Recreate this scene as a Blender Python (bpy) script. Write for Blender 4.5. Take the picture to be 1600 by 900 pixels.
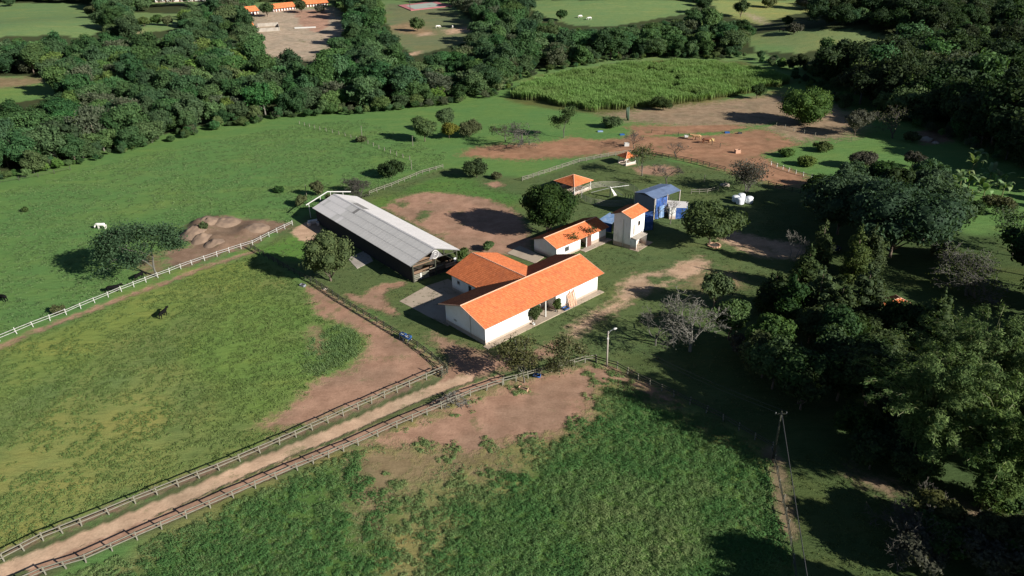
import bpy, math, random
import numpy as np
from mathutils import Vector, Matrix

R = math.radians
SC = bpy.context.scene
COL = SC.collection
for o in list(bpy.data.objects):
    bpy.data.objects.remove(o)

# ------------------------------------------------------------------ camera, sky, sun, exposure
CAM_H, PITCH, ROLL, FPX = 65.0, 27.0, 1.5, 1121.0       # drone camera: height, tilt down, roll, focal length in 1600-px widths
t_, r_ = R(PITCH), R(ROLL)
FW = np.array([0, math.cos(t_), -math.sin(t_)])
UP0 = np.cross([1.0, 0, 0], FW)
RT = math.cos(r_) * np.array([1.0, 0, 0]) - math.sin(r_) * UP0
UP = np.cross(RT, FW)
CP = np.array([0, 0, CAM_H])
cam = bpy.data.cameras.new('camera')
camo = bpy.data.objects.new('camera', cam)
COL.objects.link(camo)
camo.matrix_world = Matrix(((RT[0], UP[0], -FW[0], 0), (RT[1], UP[1], -FW[1], 0), (RT[2], UP[2], -FW[2], CAM_H), (0, 0, 0, 1)))
cam.sensor_width = 36.0
cam.lens = 36.0 * FPX / 1600.0
cam.clip_start = 0.5
cam.clip_end = 6000
SC.camera = camo
SC.render.resolution_x, SC.render.resolution_y = 1024, 576

SHADOW_AZ, SUN_EL = 146.0, 24.5                          # where shadows point (from +X), sun height
w = bpy.data.worlds.new('World')
SC.world = w
w.use_nodes = True
nt = w.node_tree
bg = nt.nodes['Background']
sky = nt.nodes.new('ShaderNodeTexSky')
sky.sky_type = 'NISHITA'
sky.sun_disc = False
sky.altitude = 700.0                                     # clear dry winter air on high ground
sky.air_density = 0.62
sky.dust_density = 0.2
sky.sun_elevation = R(SUN_EL)
sky.sun_rotation = R((90 - (SHADOW_AZ + 180)) % 360)
nt.links.new(sky.outputs[0], bg.inputs[0])
bg.inputs[1].default_value = 0.05
sl = bpy.data.lights.new('sun', 'SUN')
sl.energy = 5.0
sl.angle = R(0.5)
sl.color = (1.0, 0.96, 0.89)
so = bpy.data.objects.new('sun', sl)
COL.objects.link(so)
ld = Vector((math.cos(R(SHADOW_AZ)) * math.cos(R(SUN_EL)), math.sin(R(SHADOW_AZ)) * math.cos(R(SUN_EL)), -math.sin(R(SUN_EL))))
so.rotation_euler = ld.to_track_quat('-Z', 'Y').to_euler()
so.location = (60, -40, 120)
SC.view_settings.view_transform = 'Standard'
SC.view_settings.look = 'None'
SC.view_settings.exposure = 0.8
SC.view_settings.gamma = 1.0
SC.view_settings.use_curve_mapping = False

# ------------------------------------------------------------------ terrain height, pixel <-> ground
def sstep(a, b, x):
    t = np.clip((x - a) / (b - a), 0, 1)
    return t * t * (3 - 2 * t)

def hfun(x, y):
    x = np.asarray(x, float); y = np.asarray(y, float)
    h = 16 * sstep(320, 900, y)
    h = h + 11 * np.exp(-(((x - 205) / 75) ** 2 + ((y - 420) / 48) ** 2))
    h = h + 9 * np.exp(-(((x - 70) / 110) ** 2 + ((y - 590) / 70) ** 2))
    h = h + 9 * np.exp(-(((x + 320) / 90) ** 2 + ((y - 500) / 70) ** 2))
    h = h + 26 * sstep(900, 1600, y)
    # earth heaps thrown up beside the white fence
    for (hx, hy, a, sx) in HEAPS:
        h = h + a * np.exp(-(((x - hx) / sx) ** 2 + ((y - hy) / (sx * 1.5)) ** 2))
    return h
HEAPS = []

def at(px, py, z=None):
    d = FW + RT * (px - 800) / FPX - UP * (py - 450) / FPX
    if z is not None:
        return CP + d * ((z - CAM_H) / d[2])
    t = np.arange(40, 2600, 1.5)
    P = CP[None] + d[None] * t[:, None]
    below = np.nonzero(P[:, 2] < hfun(P[:, 0], P[:, 1]))[0]
    if len(below) == 0:
        p = P[-1]
    else:
        a = t[max(below[0] - 1, 0)]; b = t[below[0]]
        for _ in range(14):
            m = .5 * (a + b); p = CP + d * m
            if p[2] < hfun(p[0], p[1]): b = m
            else: a = m
        p = CP + d * b
    p = p.copy(); p[2] = float(hfun(p[0], p[1]))
    return p

def proj(P):
    v = np.atleast_2d(np.asarray(P, float)) - CP
    d = v @ FW
    return np.stack([800 + FPX * (v @ RT) / d, 450 - FPX * (v @ UP) / d, d], 1)

for (px, py, a, s) in [(312, 352, 1.6, 2.2), (322, 366, 1.5, 2.2), (338, 374, 1.2, 2.0), (305, 364, 1.3, 2.0), (345, 346, 1.0, 3.0), (385, 362, .8, 2.6), (352, 383, .7, 2.4), (402, 352, .6, 2.2)]:
    p = at(px, py, 0); HEAPS.append((p[0], p[1], a, s))

def inpoly(poly, P):
    poly = np.asarray(poly, float); P = np.asarray(P, float)
    x, y = P[:, 0], P[:, 1]; c = np.zeros(len(P), bool)
    for i in range(len(poly)):
        x1, y1 = poly[i]; x2, y2 = poly[i - 1]
        if y1 == y2: continue
        k = ((y1 > y) != (y2 > y)) & (x < (x2 - x1) * (y - y1) / (y2 - y1) + x1)
        c ^= k
    return c

def segdist(a, b, P):
    a = np.asarray(a, float); b = np.asarray(b, float); d = b - a
    t = np.clip(((P - a) @ d) / max(d @ d, 1e-9), 0, 1)
    return np.linalg.norm(P - a - t[:, None] * d, axis=1)

def sdf(poly, P):
    D = np.full(len(P), 1e9)
    for i in range(len(poly)):
        D = np.minimum(D, segdist(poly[i - 1], poly[i], P))
    return np.where(inpoly(poly, P), D, -D)

def linesd(line, wid, P):
    D = np.full(len(P), 1e9)
    for i in range(len(line) - 1):
        D = np.minimum(D, segdist(line[i], line[i + 1], P))
    return wid / 2 - D

def hash2(ix, iy, seed):
    n = (ix.astype(np.int64) * 374761393 + iy.astype(np.int64) * 668265263 + seed * 144665) & 0x7fffffff
    n = ((n ^ (n >> 13)) * 1274126177) & 0x7fffffff
    return ((n ^ (n >> 16)) & 0xffff) / 65535.0

def vnoise(P, cell, seed=1):
    q = P[:, :2] / cell; i = np.floor(q); f = q - i; f = f * f * (3 - 2 * f)
    ix, iy = i[:, 0], i[:, 1]
    a = hash2(ix, iy, seed); b = hash2(ix + 1, iy, seed); c = hash2(ix, iy + 1, seed); d = hash2(ix + 1, iy + 1, seed)
    return (a * (1 - f[:, 0]) + b * f[:, 0]) * (1 - f[:, 1]) + (c * (1 - f[:, 0]) + d * f[:, 0]) * f[:, 1]

def W(pxs):
    return np.array([at(x, y)[:2] for x, y in pxs])

# ------------------------------------------------------------------ materials
MATS = {}
def newmat(name):
    m = bpy.data.materials.new(name); m.use_nodes = True
    nt = m.node_tree
    for n in list(nt.nodes): nt.nodes.remove(n)
    out = nt.nodes.new('ShaderNodeOutputMaterial')
    MATS[name] = m
    return m, nt, out

def node(nt, kind, **kw):
    n = nt.nodes.new('ShaderNode' + kind)
    for k, v in kw.items(): setattr(n, k, v)
    return n

def setin(nt, n, i, v):
    if hasattr(v, 'is_output') or isinstance(v, bpy.types.NodeSocket): nt.links.new(v, n.inputs[i])
    elif v is not None: n.inputs[i].default_value = v

def mixc(nt, f, a, b, blend='MIX'):
    n = node(nt, 'Mix', data_type='RGBA', blend_type=blend)
    for i, v in ((0, f), (6, a), (7, b)):
        if isinstance(v, tuple) and len(v) == 3: v = (*v, 1)
        setin(nt, n, i, v)
    return n.outputs[2]

def mth(nt, op, a, b=None, c=None, clamp=False):
    n = node(nt, 'Math', operation=op, use_clamp=clamp)
    setin(nt, n, 0, a); setin(nt, n, 1, b); setin(nt, n, 2, c)
    return n.outputs[0]

def rng_(nt, v, a, b, c=0.0, d=1.0, smooth=False):
    n = node(nt, 'MapRange', interpolation_type='SMOOTHSTEP' if smooth else 'LINEAR')
    for i, x in enumerate((v, a, b, c, d)): setin(nt, n, i, x)
    return n.outputs[0]

def noise(nt, vec, scale, detail=3, rough=.55):
    n = node(nt, 'TexNoise'); setin(nt, n, 'Vector', vec); n.inputs['Scale'].default_value = scale
    n.inputs['Detail'].default_value = detail; n.inputs['Roughness'].default_value = rough
    return n.outputs[0]

def attr(nt, name, out='Fac'):
    n = node(nt, 'Attribute', attribute_name=name)
    return n.outputs[out]

def bumpn(nt, h, strength, dist):
    n = node(nt, 'Bump'); n.inputs['Strength'].default_value = strength; n.inputs['Distance'].default_value = dist
    nt.links.new(h, n.inputs['Height'])
    return n.outputs[0]

def plain(name, col, rough=.8, var=.25, scale=2.0, dirt=None, dscale=.6, damt=.4, metal=0.0, bump=0.0, randv=0.0, spec=.3):
    m, nt, out = newmat(name)
    b = node(nt, 'BsdfPrincipled')
    pos = node(nt, 'TexCoord').outputs['Object']
    n = noise(nt, pos, scale, 4)
    c = mixc(nt, n, tuple(x * (1 - var) for x in col), tuple(min(1, x * (1 + var)) for x in col))
    if dirt:
        k = rng_(nt, noise(nt, pos, dscale, 5, .65), .45, .7, 0, damt, True)
        c = mixc(nt, k, c, dirt)
    if randv:
        r = node(nt, 'ObjectInfo').outputs['Random']
        c = mixc(nt, 1.0, c, rng_(nt, r, 0, 1, 1 - randv, 1 + randv), 'MULTIPLY')
    nt.links.new(c, b.inputs['Base Color'])
    b.inputs['Roughness'].default_value = rough
    b.inputs['Metallic'].default_value = metal
    b.inputs['Specular IOR Level'].default_value = spec
    if bump: nt.links.new(bumpn(nt, noise(nt, pos, scale * 3, 3), bump, .03), b.inputs['Normal'])
    nt.links.new(b.outputs[0], out.inputs[0])
    return m

def leafmat(name, ca, cb, transl=.3, randv=.2, gloss=.18):
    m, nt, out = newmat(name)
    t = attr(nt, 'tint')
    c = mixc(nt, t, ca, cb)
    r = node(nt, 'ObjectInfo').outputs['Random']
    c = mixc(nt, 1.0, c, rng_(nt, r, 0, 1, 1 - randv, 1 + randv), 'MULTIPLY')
    hs = node(nt, 'HueSaturation')
    r2 = mth(nt, 'FRACT', mth(nt, 'MULTIPLY', r, 17.3))
    setin(nt, hs, 'Hue', rng_(nt, r2, 0, 1, .5 - .03 * (randv > 0), .5 + .025 * (randv > 0)))
    setin(nt, hs, 'Saturation', rng_(nt, mth(nt, 'FRACT', mth(nt, 'MULTIPLY', r, 7.7)), 0, 1, .8, 1.05))
    setin(nt, hs, 'Color', c)
    c = hs.outputs[0]
    b = node(nt, 'BsdfPrincipled'); nt.links.new(c, b.inputs['Base Color'])
    b.inputs['Roughness'].default_value = .7; b.inputs['Specular IOR Level'].default_value = gloss * .6
    tr = node(nt, 'BsdfTranslucent'); nt.links.new(mixc(nt, 1.0, c, (1.1, 1.15, .6), 'MULTIPLY'), tr.inputs[0])
    mx = node(nt, 'MixShader'); mx.inputs[0].default_value = transl
    nt.links.new(b.outputs[0], mx.inputs[1]); nt.links.new(tr.outputs[0], mx.inputs[2])
    nt.links.new(mx.outputs[0], out.inputs[0])
    return m

# ------------------------------------------------------------------ mesh + object helpers
def mesh_np(name, V, F, attrs=None, mats=None, smooth=False):
    V = np.asarray(V, np.float32); F = np.asarray(F, np.int32)
    me = bpy.data.meshes.new(name)
    me.vertices.add(len(V)); me.vertices.foreach_set('co', V.ravel())
    k = F.shape[1]
    me.loops.add(F.size); me.loops.foreach_set('vertex_index', F.ravel())
    me.polygons.add(len(F)); me.polygons.foreach_set('loop_start', np.arange(0, F.size, k, dtype=np.int32))
    for an, (typ, arr) in (attrs or {}).items():
        a = me.attributes.new(an, typ, 'POINT')
        a.data.foreach_set('color' if typ == 'FLOAT_COLOR' else 'value', np.asarray(arr, np.float32).ravel())
    me.update(calc_edges=True); me.validate()
    if smooth: me.polygons.foreach_set('use_smooth', np.ones(len(F), bool))
    for m in mats or []: me.materials.append(m)
    return me

class MB:
    def __init__(s): s.v = []; s.f = []; s.m = []; s.mats = []; s.mi = 0
    def mat(s, m):
        if m not in s.mats: s.mats.append(m)
        s.mi = s.mats.index(m); return s
    def face(s, idx): s.f.append(tuple(idx)); s.m.append(s.mi)
    def add(s, verts, faces):
        o = len(s.v); s.v += [tuple(map(float, v)) for v in verts]
        for f in faces: s.face([o + i for i in f])
        return s
    def box(s, x0, x1, y0, y1, z0, z1, c=None, rz=0.0):
        v = [(x, y, z) for z in (z0, z1) for y in (y0, y1) for x in (x0, x1)]
        if c is not None:
            cs, sn = math.cos(rz), math.sin(rz)
            v = [(c[0] + x * cs - y * sn, c[1] + x * sn + y * cs, c[2] + z) for x, y, z in v]
        return s.add(v, [(0, 2, 3, 1), (4, 5, 7, 6), (0, 1, 5, 4), (2, 6, 7, 3), (1, 3, 7, 5), (0, 4, 6, 2)])
    def slab(s, pts, th):
        n = len(pts); p = [np.array(q, float) for q in pts]
        nn = np.cross(p[1] - p[0], p[2] - p[0]); nn = nn / np.linalg.norm(nn)
        if nn[2] < 0: p = p[::-1]; nn = -nn
        v = [q for q in p] + [q - nn * th for q in p]
        f = [tuple(range(n)), tuple(range(2 * n - 1, n - 1, -1))]
        for i in range(n): j = (i + 1) % n; f.append((i, n + i, n + j, j))
        return s.add(v, f)
    def tube(s, pts, rad, n=6, cap=True):
        pts = [np.array(p, float) for p in pts]
        if not hasattr(rad, '__len__'): rad = [rad] * len(pts)
        o = len(s.v)
        for i, p in enumerate(pts):
            d = pts[min(i + 1, len(pts) - 1)] - pts[max(i - 1, 0)]
            d = d / (np.linalg.norm(d) + 1e-9)
            a = np.cross(d, [0, 0, 1.0] if abs(d[2]) < .9 else [1.0, 0, 0]); a /= np.linalg.norm(a)
            b = np.cross(d, a)
            for k in range(n):
                t = 2 * math.pi * k / n
                s.v.append(tuple(p + rad[i] * (math.cos(t) * a + math.sin(t) * b)))
        for i in range(len(pts) - 1):
            for k in range(n):
                k2 = (k + 1) % n
                s.face((o + i * n + k, o + (i + 1) * n + k, o + (i + 1) * n + k2, o + i * n + k2))
        if cap:
            s.face([o + k for k in range(n)]); s.face([o + (len(pts) - 1) * n + k for k in range(n - 1, -1, -1)])
        return s
    def mesh(s, name, mat=None, smooth=False):
        me = bpy.data.meshes.new(name)
        me.from_pydata(s.v, [], s.f)
        mats = s.mats or [mat]
        for m in mats: me.materials.append(m)
        if len(mats) > 1: me.polygons.foreach_set('material_index', np.array(s.m, np.int32))
        if smooth: me.polygons.foreach_set('use_smooth', np.ones(len(s.f), bool))
        me.update()
        return me
    def build(s, name, mat=None, parent=None, smooth=False, loc=None, rz=None):
        return obj(name, s.mesh(name, mat, smooth), parent, loc, rz)

def obj(name, me, parent=None, loc=None, rz=None):
    o = bpy.data.objects.new(name, me); COL.objects.link(o)
    if parent is not None: o.parent = parent
    if loc is not None: o.location = tuple(map(float, loc))
    if rz is not None: o.rotation_euler = (0, 0, rz)
    return o

def tag(o, label=None, cat=None, group=None, kind=None):
    if label: o['label'] = label
    if cat: o['category'] = cat
    if group: o['group'] = group
    if kind: o['kind'] = kind
    return o

def thing(name, label, cat, loc=(0, 0, 0), rz=0.0, group=None):
    o = bpy.data.objects.new(name, None); COL.objects.link(o)
    o.empty_display_size = .5
    o.location = tuple(map(float, loc)); o.rotation_euler = (0, 0, rz)
    return tag(o, label, cat, group)

# ------------------------------------------------------------------ ground masks (all drawn in picture points laid on the ground)
PINK = (.40, .238, .160); SAND = (.54, .36, .24); BROWN = (.26, .17, .115); RED = (.37, .200, .118); PALE = (.47, .36, .26); OCHRE = (.27, .20, .11); GREY = (.2, .17, .15)
ROADLINE = [(-80, 928), (0, 893), (100, 855), (200, 813), (290, 774), (367, 740), (440, 709), (500, 685), (560, 660), (620, 633), (680, 608), (730, 590)]
DIRT = [  # (kind, points, colour, width, edge noise)
    ('l', ROADLINE, (.60, .405, .27), 2.6, .22),
    ('l', [(60, 889), (200, 833), (330, 780), (465, 722), (600, 666), (680, 632), (730, 609), (780, 592)], PINK, 2.0, .25),
    ('l', [(0, 868), (150, 806), (290, 750), (437, 688), (560, 640), (640, 606)], BROWN, 1.5, .8),
    ('p', [(478, 447), (500, 450), (540, 474), (600, 511), (652, 542), (675, 560), (697, 579), (640, 600), (560, 634), (480, 664), (430, 672), (405, 664), (450, 640), (478, 610), (500, 590), (545, 580), (572, 552), (574, 528), (545, 508), (500, 494), (486, 470)], PINK, 0, 1.6),
    ('p', [(482, 512), (498, 508), (512, 540), (505, 556), (486, 545)], OCHRE, 0, 1.5),
    ('p', [(931, 567), (862, 583), (786, 603), (700, 640), (620, 672), (566, 696), (600, 702), (650, 697), (690, 706), (735, 712), (762, 703), (800, 690), (850, 684), (890, 668), (918, 655), (930, 625), (935, 605), (955, 596), (1000, 612), (1056, 632), (1050, 620), (998, 595), (950, 572)], PINK, 0, 1.8),
    ('p', [(560, 700), (620, 698), (700, 708), (760, 712), (800, 735), (700, 740), (620, 760), (600, 800), (580, 830), (560, 790), (545, 740)], OCHRE, 0, 3.5),
    ('p', [(540, 458), (566, 463), (580, 452), (606, 441), (633, 439), (633, 446), (606, 452), (600, 465), (613, 480), (622, 491), (608, 492), (588, 482), (562, 473), (545, 467)], PINK, 0, .8),
    ('p', [(600, 325), (625, 309), (665, 300), (700, 302), (760, 310), (800, 326), (815, 345), (830, 372), (830, 395), (770, 398), (715, 392), (690, 375), (650, 350)], PINK, 0, 1.3),
    ('p', [(718, 243), (735, 232), (775, 226), (830, 224), (870, 220), (905, 210), (950, 203), (990, 196), (1060, 196), (1120, 192), (1165, 196), (1215, 208), (1250, 225), (1268, 250), (1262, 292), (1225, 293), (1180, 280), (1130, 266), (1080, 252), (1040, 243), (1000, 238), (940, 242), (880, 247), (810, 250), (755, 246)], RED, 0, 2.6),
    ('p', [(940, 178), (1010, 170), (1090, 162), (1190, 150), (1225, 150), (1310, 165), (1350, 195), (1330, 215), (1240, 222), (1180, 196), (1090, 200), (985, 190)], (.33, .235, .15), 0, 5),
    ('p', [(972, 442), (1000, 428), (1040, 424), (1062, 410), (1096, 402), (1110, 412), (1092, 430), (1050, 440), (1010, 455), (960, 486), (925, 505), (905, 525), (885, 524), (895, 508), (930, 488), (965, 470)], SAND, 0, 1.6),
    ('p', [(1120, 368), (1150, 362), (1200, 374), (1246, 382), (1262, 396), (1240, 405), (1190, 402), (1160, 390), (1130, 380)], SAND, 0, 1.6),
    ('p', [(672, 520), (700, 532), (740, 545), (770, 556), (830, 548), (880, 530), (898, 533), (860, 556), (800, 575), (735, 594), (690, 606), (676, 592), (700, 572), (700, 556), (680, 540)], PINK, 0, 1.3),
    ('p', [(292, 352), (322, 338), (380, 342), (452, 347), (455, 356), (420, 366), (395, 384), (340, 401), (285, 420), (262, 416), (256, 392), (300, 385), (292, 370)], BROWN, 0, 1.6),
    ('l', [(-20, 552), (50, 520), (130, 489), (200, 463), (270, 437), (330, 414), (398, 393)], PINK, 1.6, .9),
    ('p', [(453, 362), (478, 347), (500, 350), (505, 362), (488, 382), (470, 376)], SAND, 0, .6),
    ('p', [(1130, 235), (1200, 225), (1250, 240), (1235, 275), (1180, 270)], (.22, .17, .085), 0, 4.5),
    ('p', [(1030, 200), (1120, 196), (1180, 205), (1120, 215), (1050, 212)], (.30, .23, .13), 0, 5),
    ('l', [(1207, 706), (1216, 745), (1224, 790), (1232, 828)], (.24, .18, .11), 2.0, .9),
    ('p', [(988, 262), (1040, 258), (1062, 265), (1050, 275), (1000, 272)], PINK, 0, 1.4),
    ('p', [(757, 287), (775, 283), (790, 289), (775, 294)], PINK, 0, .9),
    ('p', [(1075, 425), (1140, 425), (1160, 445), (1110, 460), (1070, 445)], OCHRE, 0, 3),
    ('p', [(205, 405), (245, 395), (262, 420), (240, 435)], OCHRE, 0, 2.5),
    ('p', [(1430, 205), (1475, 200), (1490, 222), (1440, 226)], BROWN, 0, 2),
    ('p', [(1330, 735), (1370, 745), (1410, 765), (1390, 772), (1350, 762)], (.24, .17, .11), 0, 2),
    ('p', [(1490, 785), (1545, 795), (1550, 830), (1500, 815)], (.24, .17, .11), 0, 2),
    ('g', [(1005, 213), (1060, 209), (1130, 206), (1175, 198), (1216, 190), (1212, 195), (1170, 204), (1120, 211), (1060, 214)], None, 0, 1.5),
    ('g', [(880, 212), (930, 196), (965, 192), (990, 205), (975, 216), (930, 219)], None, 0, 2.0),
    ('g', [(1188, 242), (1230, 230), (1290, 222), (1340, 232), (1310, 280), (1262, 274), (1215, 258)], None, 0, 1.5),
    ('g', [(651, 340), (660, 329), (675, 330), (668, 341), (655, 347)], None, 0, 1.0),
    ('g', [(618, 318), (632, 314), (640, 320), (628, 325)], None, 0, 1.0),
    ('g', [(1010, 432), (1050, 430), (1058, 438), (1020, 446)], None, 0, 1.2),
    ('l', [(0, 875), (128, 828), (343, 741), (560, 647), (690, 590)], (.12, .135, .06), 1.6, .8),
    # far clearings
    ('p', [(386, 35), (400, 12), (420, 14), (520, 12), (540, 32), (556, 42), (520, 66), (512, 80), (490, 95), (400, 88)], PALE, 0, 7),
    ('p', [(430, 16), (515, 14), (530, 40), (520, 50), (480, 58), (440, 45)], (.46, .27, .19), 0, 3),
    ('p', [(606, 42), (640, 34), (680, 50), (660, 56), (620, 50)], (.34, .23, .13), 0, 6),
    ('p', [(694, 47), (730, 42), (738, 48), (700, 54)], SAND, 0, 4),
    ('p', [(648, 52), (675, 49), (680, 54), (655, 57)], SAND, 0, 4),
    ('p', [(632, 85), (658, 79), (656, 84), (640, 89)], SAND, 0, 2),
    ('p', [(1165, 20), (1190, 28), (1200, 38), (1180, 30)], PALE, 0, 5),
    ('p', [(195, 48), (220, 48), (218, 53), (198, 52)], SAND, 0, 4),
    ('p', [(-30, 122), (60, 121), (90, 124), (30, 136), (-30, 138)], OCHRE, 0, 5),
]
DW = []
for k, pts, c, wid, en in DIRT:
    DW.append((k, W(pts), c, wid, en))

def dirt_fields(P):
    sd = np.full(len(P), -30.0); colr = np.tile(np.array(PINK), (len(P), 1)).astype(float); en_ = np.full(len(P), 1.2)
    best = np.full(len(P), -1e9)
    for k, q, c, wid, en in sorted(DW, key=lambda t: t[0] == 'g'):
        lo = q.min(0) - 25; hi = q.max(0) + 25
        sel = np.nonzero((P[:, 0] > lo[0]) & (P[:, 0] < hi[0]) & (P[:, 1] > lo[1]) & (P[:, 1] < hi[1]))[0]
        if not len(sel): continue
        d = linesd(q, wid, P[sel]) if k == 'l' else sdf(q, P[sel])
        d = d / en
        if k == 'g':
            best[sel] = np.where(d > -4, np.minimum(best[sel], -d), best[sel]); continue
        up = d > best[sel]
        s2 = sel[up]; best[s2] = d[up]; colr[s2] = c; en_[s2] = en
    return np.clip(best, -30, 30), colr

# grass regions: (points in the picture, base colour, softness m)
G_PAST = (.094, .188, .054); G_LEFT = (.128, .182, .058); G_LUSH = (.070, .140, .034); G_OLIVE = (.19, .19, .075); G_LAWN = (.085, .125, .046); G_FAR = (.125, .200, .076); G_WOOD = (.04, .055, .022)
GR = [
    ([(-400, 700), (0, 545), (398, 396), (470, 440), (545, 482), (640, 530), (697, 580), (560, 634), (437, 690), (0, 876), (-300, 1000)], G_LEFT, 2),
    ([(0, 545), (130, 490), (398, 396), (430, 430), (260, 500), (0, 620)], (.155, .215, .055), 6),
    ([(-100, 900), (0, 700), (200, 600), (330, 560), (250, 700), (60, 840)], (.195, .225, .068), 8),
    ([(300, 470), (470, 450), (490, 480), (485, 600), (420, 650), (330, 620), (300, 540)], (.125, .205, .05), 6),
    ([(490, 520), (540, 508), (565, 530), (550, 560), (500, 590), (478, 570)], (.12, .205, .05), 2),
    ([(-80, 910), (7, 877), (343, 735), (560, 640), (692, 583), (760, 560), (931, 560), (931, 568), (785, 604), (620, 672), (465, 738), (253, 829), (0, 935)], (.085, .112, .046), 1),
    ([(60, 930), (310, 805), (465, 737), (570, 692), (620, 670), (786, 604), (931, 567), (1056, 622), (1205, 702), (1235, 830), (1245, 1000), (60, 1100)], G_OLIVE, 2),
    ([(90, 935), (310, 828), (465, 760), (555, 724), (592, 765), (602, 830), (595, 1000), (0, 1000)], G_LUSH, 3),
    ([(640, 960), (675, 850), (718, 795), (790, 752), (860, 712), (925, 664), (945, 605), (1056, 634), (1203, 714), (1222, 790), (1236, 960)], G_LUSH, 3),
    ([(398, 394), (455, 352), (560, 300), (690, 262), (815, 280), (905, 252), (985, 238), (1130, 268), (1250, 300), (1420, 330), (1600, 420), (1700, 560), (1700, 800), (1300, 1000), (1245, 860), (1205, 702), (1056, 622), (931, 567), (700, 600), (652, 543), (545, 478), (470, 432)], G_LAWN, 2),
    ([(1130, 300), (1250, 310), (1420, 330), (1700, 420), (1700, 800), (1300, 1000), (1245, 860), (1205, 702), (1056, 622), (1000, 585), (1130, 480), (1250, 410), (1200, 360)], (.055, .088, .030), 6),  # right-hand lawn: darker grass, with part of the shade put into its colour
    ([(400, 394), (470, 360), (500, 385), (480, 410), (430, 410)], (.085, .185, .04), 2),
    ([(590, 310), (690, 270), (800, 300), (815, 330), (760, 312), (700, 300), (640, 305), (590, 325)], (.08, .165, .04), 3),
    ([(790, 160), (830, 120), (1000, 95), (1170, 95), (1240, 125), (1100, 165), (940, 180)], (.09, .11, .035), 3),
    ([(1090, 165), (1230, 140), (1230, 160), (1100, 178)], (.20, .185, .07), 4),
    ([(600, 5), (700, 10), (735, 40), (752, 62), (700, 78), (640, 85), (618, 70), (605, 40)], (.135, .16, .08), 5),
    ([(1110, 0), (1340, 0), (1300, 25), (1190, 42), (1120, 24)], (.20, .24, .085), 8),
    ([(1165, 55), (1250, 45), (1340, 46), (1450, 70), (1380, 80), (1250, 84)], (.14, .19, .075), 6),
    ([(-60, 120), (90, 126), (92, 150), (-60, 166)], (.12, .21, .06), 4),
]
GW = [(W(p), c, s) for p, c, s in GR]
# the wood's near edge, in the picture (everything beyond it that is not a clearing is wooded)
WOOD_EDGE = [(-500, 420), (-250, 345), (0, 288), (100, 266), (235, 232), (330, 207), (450, 188), (560, 180), (700, 166), (785, 150), (805, 132), (850, 116), (960, 98), (1030, 92), (1170, 94), (1235, 112), (1260, 124), (1300, 146), (1345, 170), (1420, 196), (1480, 221), (1540, 247), (1620, 284), (1760, 352)]
CLEAR = [
    [(-80, 5), (125, 5), (160, 22), (163, 45), (130, 62), (95, 54), (40, 56), (-80, 62)],
    [(-80, 118), (60, 120), (92, 128), (90, 150), (30, 160), (-80, 166)],
    [(205, 19), (285, 22), (278, 45), (205, 54)],
    [(384, 30), (398, 4), (520, 2), (536, 28), (556, 40), (510, 62), (512, 74), (482, 90), (402, 84)],
    [(588, 0), (700, 0), (716, 15), (738, 35), (752, 60), (700, 74), (650, 86), (626, 72), (606, 40)],
    [(808, 0), (1080, 0), (1100, 18), (1050, 25), (1000, 34), (950, 42), (900, 40), (865, 32), (840, 20)],
    [(1110, 0), (1330, 0), (1290, 16), (1230, 24), (1190, 40), (1120, 20)],
    [(1165, 55), (1250, 45), (1330, 46), (1400, 58), (1450, 70), (1380, 80), (1300, 74), (1250, 84), (1180, 80)],
    [(235, -4), (330, -4), (330, 8), (235, 8)],
]
wood_w = W(WOOD_EDGE)
WOODPOLY = np.vstack([wood_w, [[900, 500], [1000, 1400], [-1400, 1400], [-700, 600]]])

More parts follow.
